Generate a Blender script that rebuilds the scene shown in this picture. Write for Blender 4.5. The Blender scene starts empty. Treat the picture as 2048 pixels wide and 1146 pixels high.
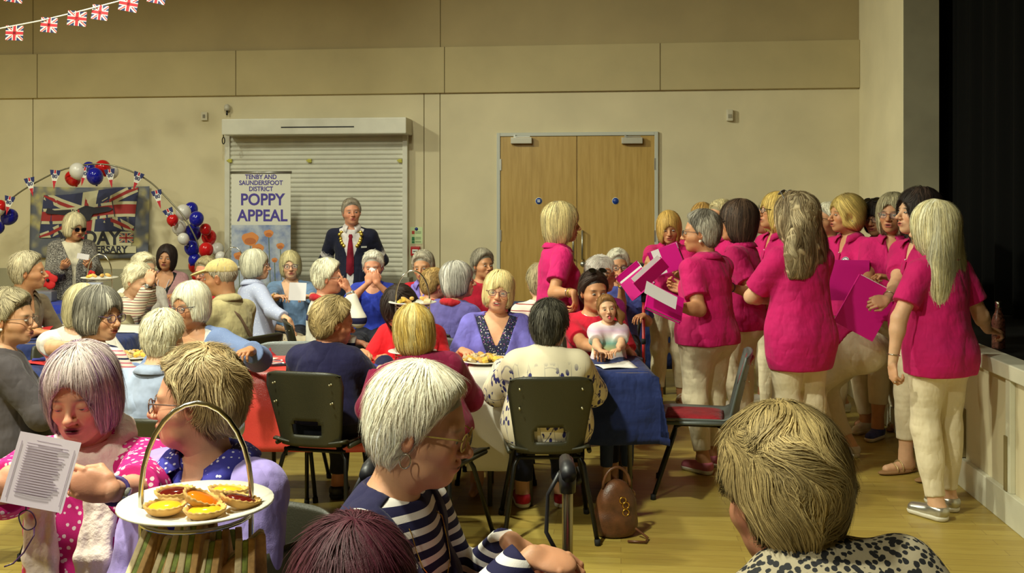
import bpy, bmesh, math, random
import numpy as np
from math import pi, sin, cos, tan, radians, sqrt, atan2
from mathutils import Vector, Matrix, Euler
SC = bpy.context.scene
COL = SC.collection
rnd = random.Random(7)

# ------------------------------------------------------------------ camera, light, exposure
FPX = 2000.0; HORIZ = 415.0; CAMH = 1.62          # focal length in pixels, horizon row, eye height
cam = bpy.data.objects.new('camera', bpy.data.cameras.new('camera'))
COL.objects.link(cam); SC.camera = cam
cam.location = (0, 0, CAMH); cam.rotation_euler = (pi/2, 0, 0)
cam.data.sensor_width = 36; cam.data.lens = 36*FPX/2048
cam.data.shift_y = -(573-HORIZ)/2048
cam.data.clip_start = 0.05
SC.view_settings.view_transform = 'Standard'; SC.view_settings.look = 'None'
SC.view_settings.gamma = 1; SC.view_settings.use_curve_mapping = False
SC.view_settings.exposure = 0.0

w = bpy.data.worlds.new('world'); SC.world = w; w.use_nodes = True
w.node_tree.nodes['Background'].inputs[0].default_value = (1.0, .9, .75, 1)
w.node_tree.nodes['Background'].inputs[1].default_value = 0.2

ALPHA = math.atan2(1242-1024, FPX)                 # the hall is turned a little against the camera
def RM(u, v, z=0.0):                                # hall coordinates -> world
    return Vector((u*cos(ALPHA)+v*sin(ALPHA), -u*sin(ALPHA)+v*cos(ALPHA), z))
ROOMROT = -ALPHA
VB = 10.54; UR = 2.42; UL = -11.5; VN = -4.5; HC = 5.6

def lamp(kind, loc, power, size=.5, col=(.93, .945, .74), aim=None, spread=180, sy=None, blend=.5, ang=90):
    l = bpy.data.lights.new('hall_light', kind); l.energy = power; l.color = col
    if kind == 'AREA':
        l.shape = 'RECTANGLE' if sy else 'DISK'; l.size = size; l.spread = radians(spread)
        if sy: l.size_y = sy
    if kind == 'SPOT':
        l.shadow_soft_size = size; l.spot_size = radians(ang); l.spot_blend = blend
    o = bpy.data.objects.new('hall_light', l); COL.objects.link(o); o.location = loc
    if aim is not None:
        o.rotation_euler = (Vector(aim)-Vector(loc)).to_track_quat('-Z', 'Y').to_euler()
    return o
# ceiling lamps of the hall: one row over the near half, one nearer the far wall
LIGHTS = [(-5.5, 2.0, 120), (-2.0, 1.8, 215), (-6.0, 6.0, 100), (-2.4, 5.6, 98), (-9.0, 4.0, 80), (-2.6, -1.2, 115)]
for u, v, pw in LIGHTS:
    p = RM(u, v, 4.75)
    lamp('AREA', p, pw, size=.28, aim=(p.x+.25, p.y+1.3, 0), spread=142)

p = RM(-6.5, 5.6, 5.0); lamp('AREA', p, 62, size=.3, aim=RM(2.4, 8.8, 2.0), spread=62)   # spotlight from the left towards the stage

# ------------------------------------------------------------------ materials
def srgb(r, g, b):
    f = lambda c: (c/255/12.92) if c/255 <= .04045 else ((c/255+.055)/1.055)**2.4
    return (f(r), f(g), f(b), 1)
_mats = {}
class NT:
    def __init__(s, m): s.nt = m.node_tree; s.n = s.nt.nodes; s.l = s.nt.links; s.b = s.n['Principled BSDF']
    def add(s, t, **kw):
        nd = s.n.new(t)
        for k, v in kw.items():
            if k.startswith('i_'): nd.inputs[k[2:].replace('_', ' ')].default_value = v
            else: setattr(nd, k, v)
        return nd
    def link(s, a, b): s.l.new(a, b)
    def coord(s, which='Object', scale=(1, 1, 1), rot=(0, 0, 0), loc=(0, 0, 0)):
        tc = s.add('ShaderNodeTexCoord'); mp = s.add('ShaderNodeMapping')
        mp.inputs['Scale'].default_value = scale; mp.inputs['Rotation'].default_value = rot; mp.inputs['Location'].default_value = loc
        s.link(tc.outputs[which], mp.inputs[0]); return mp.outputs[0]
    def ramp(s, fac, stops, interp='LINEAR'):
        r = s.add('ShaderNodeValToRGB'); r.color_ramp.interpolation = interp
        e = r.color_ramp.elements
        while len(e) > 1: e.remove(e[-1])
        e[0].position, e[0].color = stops[0]
        for p, c in stops[1:]:
            q = e.new(p); q.color = c
        s.link(fac, r.inputs[0]); return r.outputs[0]
    def math(s, op, a, b=None):
        m = s.add('ShaderNodeMath', operation=op)
        for i, x in enumerate((a, b)):
            if x is None: continue
            if isinstance(x, (int, float)): m.inputs[i].default_value = x
            else: s.link(x, m.inputs[i])
        return m.outputs[0]
    def mix(s, f, a, b):
        m = s.add('ShaderNodeMix', data_type='RGBA')
        for i, x in ((0, f), (6, a), (7, b)):
            if isinstance(x, (int, float, tuple)): m.inputs[i].default_value = x
            else: s.link(x, m.inputs[i])
        return m.outputs[2]
    def noise(s, vec, scale, detail=2, rough=.5):
        t = s.add('ShaderNodeTexNoise'); t.inputs['Scale'].default_value = scale; t.inputs['Detail'].default_value = detail
        t.inputs['Roughness'].default_value = rough
        s.link(vec, t.inputs['Vector']); return t.outputs[0]
    def voro(s, vec, scale, feature='F1', rnd=1):
        t = s.add('ShaderNodeTexVoronoi', feature=feature); t.inputs['Scale'].default_value = scale; t.inputs['Randomness'].default_value = rnd
        s.link(vec, t.inputs['Vector']); return t
    def bump(s, h, strength=.3, dist=.01):
        b = s.add('ShaderNodeBump'); b.inputs['Strength'].default_value = strength; b.inputs['Distance'].default_value = dist
        s.link(h, b.inputs['Height']); s.link(b.outputs[0], s.b.inputs['Normal'])
    def col(s, c): s.link(c, s.b.inputs['Base Color'])
def mat(name, c=None, rough=.6, metal=0, spec=.5, build=None, trans=0, emit=None, alpha=1, sheen=0):
    if name in _mats: return _mats[name]
    m = bpy.data.materials.new(name); m.use_nodes = True; t = NT(m)
    if c is not None:
        c = srgb(*c) if max(c) > 1 else (c[0], c[1], c[2], 1)
        t.b.inputs['Base Color'].default_value = c
    t.b.inputs['Roughness'].default_value = rough; t.b.inputs['Metallic'].default_value = metal
    t.b.inputs['Specular IOR Level'].default_value = spec
    if trans: t.b.inputs['Transmission Weight'].default_value = trans
    if alpha < 1: t.b.inputs['Alpha'].default_value = alpha
    if sheen: t.b.inputs['Sheen Weight'].default_value = sheen
    if build: build(t)
    _mats[name] = m; return m
def painted(name, c=(), rough=.8, var=.06, scale=3, bump=.15):
    def bd(t):
        v = t.coord(); n = t.noise(v, scale, 4)
        a = srgb(*[x*(1-var) for x in c]); b = srgb(*[min(255, x*(1+var)) for x in c])
        t.col(t.ramp(n, [(.3, a), (.7, b)])); t.bump(t.noise(v, 180, 2), bump, .002)
    return mat(name, None, rough, build=bd)
def fabric(name, c=(), rough=.85, var=.10, weave=700):
    if name in _mats: return _mats[name]
    def bd(t):
        v = t.coord(); n = t.noise(v, 9, 4)
        a = srgb(*[x*(1-var) for x in c]); b = srgb(*[min(255, x*(1+var)) for x in c])
        t.col(t.ramp(n, [(.3, a), (.7, b)]))
        b1 = t.add('ShaderNodeBump'); b1.inputs['Strength'].default_value = .2; b1.inputs['Distance'].default_value = .002; t.link(t.noise(v, weave, 2), b1.inputs['Height'])
        fo = t.noise(t.coord(scale=(1, 1, .5), rot=(.3, .25, 0)), 9, 3, .45); rd = t.math('ABSOLUTE', t.math('SUBTRACT', fo, .5)); fo2 = t.noise(t.coord(scale=(.6, .6, 1.6), rot=(0, .3, 0)), 8, 2, .4)
        b2 = t.add('ShaderNodeBump'); b2.inputs['Strength'].default_value = .6; b2.inputs['Distance'].default_value = .05; t.link(t.math('ADD', t.math('MULTIPLY', rd, 1.1), t.math('MULTIPLY', fo2, .5)), b2.inputs['Height']); t.link(b1.outputs[0], b2.inputs['Normal']); t.link(b2.outputs[0], t.b.inputs['Normal'])
        t.b.inputs['Sheen Weight'].default_value = .08
    return mat(name, None, rough, spec=.25, build=bd)
def attrmat(name, rough, bump=0, bscale=300, sss=0, spec=.4, aniso=0):
    def bd(t):
        a = t.add('ShaderNodeAttribute'); a.attribute_name = 'Col'; 
        v = t.coord(); n = t.noise(v, 30, 3)
        hs = t.add('ShaderNodeHueSaturation'); t.link(a.outputs['Color'], hs.inputs['Color'])
        t.link(t.math('ADD', t.math('MULTIPLY', n, .3), .85), hs.inputs['Value']); t.col(hs.outputs[0])
        if bump: t.bump(t.noise(v, bscale, 3), bump, .002)
        if sss:
            t.b.inputs['Subsurface Weight'].default_value = sss; t.b.inputs['Subsurface Radius'].default_value = (.008, .003, .0015)
            t.b.inputs['Subsurface Scale'].default_value = 1.0
        t.b.inputs['Anisotropic'].default_value = aniso
    return mat(name, None, rough, spec=spec, build=bd)

# ------------------------------------------------------------------ mesh helpers
def np_mesh(name, V, Q, smooth=True, cols=None, tris=False, mats=()):
    me = bpy.data.meshes.new(name); V = np.asarray(V, np.float32); Q = np.asarray(Q, np.int32); n = Q.shape[1]
    me.vertices.add(len(V)); me.vertices.foreach_set('co', V.ravel())
    me.loops.add(Q.size); me.loops.foreach_set('vertex_index', Q.ravel())
    me.polygons.add(len(Q)); me.polygons.foreach_set('loop_start', np.arange(0, Q.size, n, dtype=np.int32))
    try: me.polygons.foreach_set('loop_total', np.full(len(Q), n, np.int32))
    except Exception: pass
    me.polygons.foreach_set('use_smooth', np.full(len(Q), smooth))
    if cols is not None:
        a = me.color_attributes.new('Col', 'FLOAT_COLOR', 'POINT')
        c = np.ones((len(V), 4), np.float32); c[:, :3] = cols; a.data.foreach_set('color', c.ravel())
    me.update(calc_edges=True)
    for m in mats: me.materials.append(m)
    return me
def link(name, me, parent=None, m=None):
    o = bpy.data.objects.new(name, me); COL.objects.link(o)
    if parent is not None: o.parent = parent
    if m is not None: me.materials.clear(); me.materials.append(m)
    return o
def tag(o, label=None, cat=None, group=None, kind=None):
    if label: o['label'] = label
    if cat: o['category'] = cat
    if group: o['group'] = group
    if kind: o['kind'] = kind
    return o
def empty(name, loc, rz=0, label=None, cat=None, group=None):
    o = bpy.data.objects.new(name, None); COL.objects.link(o); o.empty_display_size = .1
    o.location = loc; o.rotation_euler = (0, 0, rz); return tag(o, label, cat, group)
def copy_tree(o, parent=None):
    c = o.copy(); COL.objects.link(c)
    if parent is not None: c.parent = parent
    for ch in list(o.children): copy_tree(ch, c)
    return c
def W(px, py, s):                                    # photo point at s pixels per metre -> world
    return Vector(((px-1024)/s, FPX/s, CAMH-(py-HORIZ)/s))
def WZ(px, s, z=0.0): return Vector(((px-1024)/s, FPX/s, z))
class MB:
    def __init__(s): s.v = []; s.f = []; s.mi = []; s.cur = 0; s.sm = []
    def add(s, vs, fs, smooth=False, M=None):
        b = len(s.v)
        s.v += [tuple(M @ Vector(v)) if M is not None else tuple(v) for v in vs]
        s.f += [[i+b for i in f] for f in fs]; s.mi += [s.cur]*len(fs); s.sm += [smooth]*len(fs); return s
    def box(s, x0, x1, y0, y1, z0, z1, M=None, bev=0):
        if bev:
            bm = bmesh.new(); bmesh.ops.create_cube(bm, size=1)
            for v in bm.verts: v.co = ((x0+x1)/2+v.co.x*(x1-x0), (y0+y1)/2+v.co.y*(y1-y0), (z0+z1)/2+v.co.z*(z1-z0))
            bmesh.ops.bevel(bm, geom=list(bm.edges), offset=min(bev, .45*min(abs(x1-x0), abs(y1-y0), abs(z1-z0))), segments=2, profile=.7, affect='EDGES')
            bm.verts.index_update(); s.add([v.co for v in bm.verts], [[v.index for v in f.verts] for f in bm.faces], False, M); bm.free(); return s
        vs = [(x, y, z) for x in (x0, x1) for y in (y0, y1) for z in (z0, z1)]
        return s.add(vs, [(0, 1, 3, 2), (4, 6, 7, 5), (0, 4, 5, 1), (2, 3, 7, 6), (0, 2, 6, 4), (1, 5, 7, 3)], False, M)
    def tube(s, pts, r, n=8, closed=False, M=None, caps=True, flat=1.0):
        pts = [Vector(p) for p in pts]; N = len(pts); rs = r if isinstance(r, (list, tuple)) else [r]*N
        vs = []; up = None
        for i, p in enumerate(pts):
            a = pts[(i-1) % N] if (closed or i > 0) else p; b = pts[(i+1) % N] if (closed or i < N-1) else p
            t = (b-a)
            if t.length < 1e-9: t = Vector((0, 0, 1))
            t.normalize()
            if up is None: up = Vector((0, 0, 1)) if abs(t.z) < .9 else Vector((1, 0, 0))
            u = (up-t*up.dot(t))
            if u.length < 1e-6: u = t.orthogonal()
            u.normalize(); w_ = t.cross(u); up = u
            for j in range(n):
                an = 2*pi*j/n; vs.append(p+u*cos(an)*rs[i]+w_*sin(an)*rs[i]*flat)
        fs = []
        for i in range(N if closed else N-1):
            i2 = (i+1) % N
            for j in range(n): fs.append((i*n+j, i*n+(j+1) % n, i2*n+(j+1) % n, i2*n+j))
        if caps and not closed: fs.append(list(range(n))[::-1]); fs.append([(N-1)*n+j for j in range(n)])
        return s.add(vs, fs, True, M)
    def lathe(s, prof, n=24, M=None, cap=False):
        vs = []; fs = []
        for r, z in prof:
            for j in range(n): vs.append((r*cos(2*pi*j/n), r*sin(2*pi*j/n), z))
        for i in range(len(prof)-1):
            for j in range(n): fs.append((i*n+j, i*n+(j+1) % n, (i+1)*n+(j+1) % n, (i+1)*n+j))
        if cap: fs.append(list(range(n))[::-1]); fs.append([(len(prof)-1)*n+j for j in range(n)])
        return s.add(vs, fs, True, M)
    def sphere(s, c, r, n=12, M=None):
        r = r if isinstance(r, (tuple, list)) else (r, r, r); vs = []; fs = []
        m = n//2
        for i in range(m+1):
            th = pi*i/m
            for j in range(n): vs.append((c[0]+r[0]*sin(th)*cos(2*pi*j/n), c[1]+r[1]*sin(th)*sin(2*pi*j/n), c[2]+r[2]*cos(th)))
        for i in range(m):
            for j in range(n): fs.append((i*n+j, (i+1)*n+j, (i+1)*n+(j+1) % n, i*n+(j+1) % n))
        return s.add(vs, fs, True, M)
    def poly(s, pts, th=0.0, M=None, axis='y'):       # a flat outline (x,z), given thickness along y
        n = len(pts)
        if axis == 'y': mk = lambda p, t: (p[0], t, p[1])
        else: mk = lambda p, t: (p[0], p[1], t)
        if th == 0: return s.add([mk(p, 0) for p in pts], [list(range(n))], False, M)
        vs = [mk(p, 0) for p in pts]+[mk(p, th) for p in pts]
        fs = [list(range(n)), [n+i for i in range(n)][::-1]]+[(i, n+i, n+(i+1) % n, (i+1) % n) for i in range(n)]
        return s.add(vs, fs, False, M)
    def sheet(s, fn, nu, nv, th=0, M=None, smooth=True):  # fn(u,v) -> point
        vs = [fn(i/nu, j/nv) for i in range(nu+1) for j in range(nv+1)]
        fs = [(i*(nv+1)+j, (i+1)*(nv+1)+j, (i+1)*(nv+1)+j+1, i*(nv+1)+j+1) for i in range(nu) for j in range(nv)]
        return s.add(vs, fs, smooth, M)
    def mesh(s, name, mats):
        me = bpy.data.meshes.new(name); me.from_pydata(s.v, [], s.f)
        me.polygons.foreach_set('material_index', s.mi); me.polygons.foreach_set('use_smooth', s.sm)
        for m in (mats if isinstance(mats, (list, tuple)) else [mats]): me.materials.append(m)
        bm = bmesh.new(); bm.from_mesh(me); bmesh.ops.recalc_face_normals(bm, faces=bm.faces); bm.to_mesh(me); bm.free()
        me.update(); return me
    def obj(s, name, mats, parent=None, loc=None, rot=None, solid=0, bevel=0, sub=0):
        o = link(name, s.mesh(name, mats), parent)
        if loc is not None: o.location = loc
        if rot is not None: o.rotation_euler = rot
        if solid: md = o.modifiers.new('thickness', 'SOLIDIFY'); md.thickness = solid; md.offset = 0
        if bevel: md = o.modifiers.new('bevel', 'BEVEL'); md.width = bevel; md.segments = 2; md.limit_method = 'ANGLE'
        if sub: md = o.modifiers.new('smooth', 'SUBSURF'); md.levels = sub; md.render_levels = sub
        return o
def text(name, body, size, m, parent, loc, rot=(pi/2, 0, 0), ext=.001, bold=0, align='CENTER', sx=1.0):
    cu = bpy.data.curves.new('text', 'FONT'); cu.body = body; cu.size = size; cu.extrude = ext; cu.offset = bold
    cu.align_x = align; cu.align_y = 'CENTER'; cu.space_line = .95; cu.resolution_u = 4
    o = bpy.data.objects.new('text', cu); COL.objects.link(o)
    dg = bpy.context.evaluated_depsgraph_get(); me = bpy.data.meshes.new_from_object(o.evaluated_get(dg))
    bpy.data.objects.remove(o); r = link(name, me, parent, m); r.location = loc; r.rotation_euler = rot; r.scale = (sx, 1, 1); return r
# ------------------------------------------------------------------ signed-distance modelling of bodies, clothes and hair
A3 = lambda v: np.array([float(v[0]), float(v[1]), float(v[2])])
class Prim:
    def __init__(s, fn, lo, hi, k=.02, op='u'): s.fn = fn; s.lo = np.array(lo, float); s.hi = np.array(hi, float); s.k = k; s.op = op
def seg(a, b, ra, rb=None, k=.02, op='u', cut=None, off=0.0):
    a = A3(a); b = A3(b); rb = ra if rb is None else rb; ra += off; rb += off; ab = b-a; L = max(1e-9, ab@ab); cuts = cut or []
    def fn(x, y, z):
        t = np.clip(((x-a[0])*ab[0]+(y-a[1])*ab[1]+(z-a[2])*ab[2])/L, 0, 1)
        d = np.sqrt((x-a[0]-t*ab[0])**2+(y-a[1]-t*ab[1])**2+(z-a[2]-t*ab[2])**2)-(ra+t*(rb-ra))
        for c, n in cuts: d = np.maximum(d, (x-c[0])*n[0]+(y-c[1])*n[1]+(z-c[2])*n[2])
        return d
    m = max(ra, rb); return Prim(fn, np.minimum(a, b)-m, np.maximum(a, b)+m, k, op)
def ell(c, r, R=None, k=.02, op='u', cut=None, off=0.0):
    c = A3(c); r = np.array(r, float)+off; Rm = np.eye(3) if R is None else np.array(R)
    cuts = cut or []
    def fn(x, y, z):
        dx = x-c[0]; dy = y-c[1]; dz = z-c[2]
        q = [(dx*Rm[0, i]+dy*Rm[1, i]+dz*Rm[2, i])/r[i] for i in range(3)]
        k0 = np.sqrt(q[0]**2+q[1]**2+q[2]**2)+1e-9; k1 = np.sqrt((q[0]/r[0])**2+(q[1]/r[1])**2+(q[2]/r[2])**2)+1e-9
        d = k0*(k0-1)/k1
        for c_, n in cuts: d = np.maximum(d, (x-c_[0])*n[0]+(y-c_[1])*n[1]+(z-c_[2])*n[2])
        return d
    e = np.abs(Rm)@r; return Prim(fn, c-e, c+e, k, op)
def combine(f, d, k, op):
    if op == 'u':
        if k <= 0: return np.minimum(f, d)
        h = np.maximum(k-np.abs(f-d), 0)/k; return np.minimum(f, d)-h*h*k*.25
    if op == 's':
        d = -d
    if k <= 0: return np.maximum(f, d)
    h = np.maximum(k-np.abs(f-d), 0)/k; return np.maximum(f, d)+h*h*k*.25
def half(c, n, k=.01):                                 # keep the side the normal points away from
    c = A3(c); n = A3(n); n = n/np.linalg.norm(n)
    return Prim(lambda x, y, z: (x-c[0])*n[0]+(y-c[1])*n[1]+(z-c[2])*n[2], [-9]*3, [9]*3, k, 'i')
def field(prims, P):
    x, y, z = P[:, 0], P[:, 1], P[:, 2]; f = np.full(len(P), .2)
    for p in prims: f = combine(f, p.fn(x, y, z), p.k, p.op)
    return f
def grad(prims, P, e=.002):
    g = np.stack([field(prims, P+np.eye(3)[i]*e)-field(prims, P-np.eye(3)[i]*e) for i in range(3)], 1)
    return g/(np.linalg.norm(g, axis=1, keepdims=True)+1e-9)
def waves(seed, n=7, fr=(20, 60), aniso=(1, 1, 1)):
    r = np.random.RandomState(seed); D = r.normal(size=(n, 3)); D /= np.linalg.norm(D, axis=1)[:, None]; D *= np.array(aniso)
    F = r.uniform(fr[0], fr[1], n); ph = r.uniform(0, 6.28, n)
    def fn(x, y, z):
        s = 0
        for i in range(n):
            s = s+np.sin((x*D[i, 0]+y*D[i, 1]+z*D[i, 2])*F[i]+ph[i]+1.3*np.sin((x*D[(i+1) % n, 1]-z*D[(i+2) % n, 0]+y*D[i, 2])*F[i]*.6))
        return s/n
    return fn
def surfnet(prims, h, disp=None, lo=None, hi=None):
    U = [p for p in prims if p.op == 'u']
    if lo is None: lo = np.min([p.lo for p in U], 0)-3*h; hi = np.max([p.hi for p in U], 0)+3*h
    lo = np.array(lo, float); hi = np.array(hi, float)
    n = np.maximum(4, np.ceil((hi-lo)/h).astype(int)+1)
    ax = [lo[i]+h*np.arange(n[i]) for i in range(3)]
    F = np.full(n, .08, np.float32)
    for p in prims:
        pad = p.k+2.5*h
        i0 = np.clip(np.floor((p.lo-pad-lo)/h).astype(int), 0, n-1); i1 = np.clip(np.ceil((p.hi+pad-lo)/h).astype(int)+1, 1, n)
        if np.any(i1 <= i0): continue
        sl = tuple(slice(a, b) for a, b in zip(i0, i1))
        x = ax[0][sl[0]][:, None, None].astype(np.float32); y = ax[1][sl[1]][None, :, None].astype(np.float32); z = ax[2][sl[2]][None, None, :].astype(np.float32)
        F[sl] = combine(F[sl], p.fn(x, y, z), p.k, p.op)
    if disp is not None:
        near = np.argwhere(np.abs(F) < .03); 
        if len(near):
            q = lo+near*h; F[near[:, 0], near[:, 1], near[:, 2]] += disp(q[:, 0], q[:, 1], q[:, 2])
    F[0] = F[-1] = .05; F[:, 0] = F[:, -1] = .05; F[:, :, 0] = F[:, :, -1] = .05
    S = F < 0
    c = np.zeros(tuple(n-1), np.int8)
    for dx in (0, 1):
        for dy in (0, 1):
            for dz in (0, 1): c += S[dx:n[0]-1+dx, dy:n[1]-1+dy, dz:n[2]-1+dz]
    act = np.argwhere((c > 0) & (c < 8))
    if len(act) == 0: return np.zeros((0, 3)), np.zeros((0, 4), int)
    idx = np.full(tuple(n-1), -1, np.int32); idx[act[:, 0], act[:, 1], act[:, 2]] = np.arange(len(act))
    P = np.zeros((len(act), 3)); cnt = np.zeros(len(act))
    cs = np.array([(i, j, k) for i in (0, 1) for j in (0, 1) for k in (0, 1)])
    val = [F[act[:, 0]+q[0], act[:, 1]+q[1], act[:, 2]+q[2]] for q in cs]
    for a in range(8):
        for b in range(a+1, 8):
            if np.abs(cs[a]-cs[b]).sum() != 1: continue
            m = (val[a] < 0) != (val[b] < 0)
            t = np.where(m, val[a]/(np.where(m, val[a]-val[b], 1)), 0)
            P += np.where(m[:, None], cs[a]+t[:, None]*(cs[b]-cs[a]), 0); cnt += m
    V = lo+h*(act+P/cnt[:, None])
    Q = []
    for a in range(3):
        b, c_ = (a+1) % 3, (a+2) % 3
        s0 = [slice(None)]*3; s1 = [slice(None)]*3; s0[a] = slice(0, n[a]-1); s1[a] = slice(1, n[a])
        e = np.argwhere(S[tuple(s0)] != S[tuple(s1)])
        e = e[(e[:, b] > 0) & (e[:, c_] > 0) & (e[:, b] < n[b]-1) & (e[:, c_] < n[c_]-1)]
        inside = S[e[:, 0], e[:, 1], e[:, 2]]
        db = np.zeros(3, int); db[b] = 1; dc = np.zeros(3, int); dc[c_] = 1
        g = lambda q: idx[q[:, 0], q[:, 1], q[:, 2]]
        quad = np.stack([g(e-db-dc), g(e-dc), g(e), g(e-db)], 1)
        quad[~inside] = quad[~inside][:, ::-1]; Q.append(quad)
    return V, np.concatenate(Q)
# ------------------------------------------------------------------ people
def Rz(a): a = radians(a); return np.array([[cos(a), -sin(a), 0], [sin(a), cos(a), 0], [0, 0, 1.]])
def Rx(a): a = radians(a); return np.array([[1, 0, 0], [0, cos(a), -sin(a)], [0, sin(a), cos(a)]])
def Ry(a): a = radians(a); return np.array([[cos(a), 0, sin(a)], [0, 1, 0], [-sin(a), 0, cos(a)]])
def unit(v): v = np.asarray(v, float); return v/(np.linalg.norm(v)+1e-9)
def lin(c): return np.array(srgb(*c)[:3])
SKIN = attrmat('skin', .52, bump=.12, bscale=260, sss=.12, spec=.4)
HAIRM = attrmat('hair_strands', .55, bump=.35, bscale=500, spec=.25)
EYEM = attrmat('eye_surface', .15, spec=.6)
SK = dict(fair=(216, 170, 134), mid=(204, 154, 116), tan=(192, 138, 98), pale=(232, 190, 162), red=(210, 146, 114), dark=(178, 120, 88))

def head_prims(o):
    """head in its own frame: +Y is where the face looks, centre half-way from chin to crown"""
    m = o.get('male'); fat = o.get('hfat', 1.0); fine = o.get('fine')
    mo = o.get('mouth', 0)
    P = [ell((0, -.012, .030), (.075, .094, .085), k=.01),
         ell((0, .018, -.030), (.060*fat, .070, .080), k=.035),
         ell((0, .030, -.070), (.046*fat, .050, .038), k=.03),
         ell((0, .066, -.092), (.022, .020, .017), k=.025),
         seg((-.036*fat, .058, -.030), (-.050*fat, .030, -.030), .024, .020, k=.02), seg((.036*fat, .058, -.030), (.050*fat, .030, -.030), .024, .020, k=.02),
         seg((-.034, .072, .016), (.034, .072, .016), .012, k=.018),
         ell((-.031, .103, -.002), (.021, .019, .013), k=.012, op='s'), ell((.031, .103, -.002), (.021, .019, .013), k=.012, op='s'),
         seg((0, .084, .006), (0, .108, -.028), .0075, .0095, k=.012),
         ell((0, .110, -.033), (.0115, .011, .0095), k=.008),
         ell((-.012, .098, -.036), (.008, .010, .007), k=.006), ell((.012, .098, -.036), (.008, .010, .007), k=.006),
         ell((0, .080, -.062), (.026, .018, .018), k=.012),
         seg((-.015, .092, -.0585), (.015, .092, -.0585), .0052, k=.006),
         seg((-.013, .091, -.0685-mo*.012), (.013, .091, -.0685-mo*.012), .0062, k=.006),
         ell((0, .104, -.0635-mo*.006), (.020, .014, .0018+mo*.007), k=.003, op='s')]
    for s in (-1, 1):
        R = Ry(s*12)@Rz(s*-18)
        P.append(ell((s*.077, -.010, -.012), (.009, .018, .031), R=R, k=.008))
        P.append(ell((s*.087, -.006, -.008), (.006, .010, .018), R=R, k=.004, op='s'))
        if fine:
            P.append(ell((s*.031, .0765, -.003), (.0150, .0140, .0140), k=.005))
            P.append(ell((s*.031, .094, -.005-(.004 if o.get('down') else 0)), (.0125, .013, .0015 if o.get('down') else .0052), k=.003, op='s'))
            P.append(seg((s*.012, .088, -.050), (s*.026, .078, -.066), .0022, .0014, k=.006, op='s'))
    if o.get('jowl'): P += [seg((-.040, .035, -.075), (-.026, .055, -.085), .020, .014, k=.02), seg((.040, .035, -.075), (.026, .055, -.085), .020, .014, k=.02), seg((0, .02, -.10), (0, .045, -.095), .03, .02, k=.03)]
    return P
def paint_head(V, o):
    sk = lin(o['skin']); c = np.tile(sk, (len(V), 1)); x, y, z = V.T
    def blend(mask, col): 
        nonlocal c
        m = np.clip(mask, 0, 1)[:, None]; c = c*(1-m)+np.array(col)*m
    g = lambda cx, cy, cz, rx, ry, rz: np.exp(-(((x-cx)/rx)**2+((y-cy)/ry)**2+((z-cz)/rz)**2))
    red = sk*np.array([1.02, .66, .60])
    for s in (-1, 1): blend(.55*g(s*.040, .07, -.035, .020, .03, .018), red)
    blend(.45*g(0, .11, -.034, .014, .02, .012), red)
    for s in (-1, 1): blend(.5*g(s*.080, -.01, -.012, .02, .03, .04), red)
    lip = lin(o.get('lip', (176, 84, 76))); mo = o.get('mouth', 0)
    for zz, rr in ((-.0585, .0055), (-.069-mo*.012, .0065)):
        blend(1.6*g(0, .098, zz, .017, .016, rr*.8)*(y > .08), lip)
    blend(1.8*g(0, .095, -.0635-mo*.006, .018+mo*.003, .02, .0022+mo*.006)*(y > .07), lin((70, 22, 20)))
    for s in (-1, 1):
        blend(1.1*g(s*.033, .085, .0175, .018, .03, .0045)*(y > .05), lin(o.get('brow', tuple(.45*np.array(o['hair_col'])+.35*np.array(o['skin'])*.6))))
        if not o.get('noeye'): blend(.5*g(s*.031, .085, -.001, .017, .02, .009)*(y > .06), sk*.62)
    if o.get('hair') not in (None, 'bald', 'thin'):
        pl = z-(.004+.80*y); scal = (pl > .0) & (z > -.09)
        hc = lin(o['hair_col'])*.45; c[scal] = hc
    return c
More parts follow.
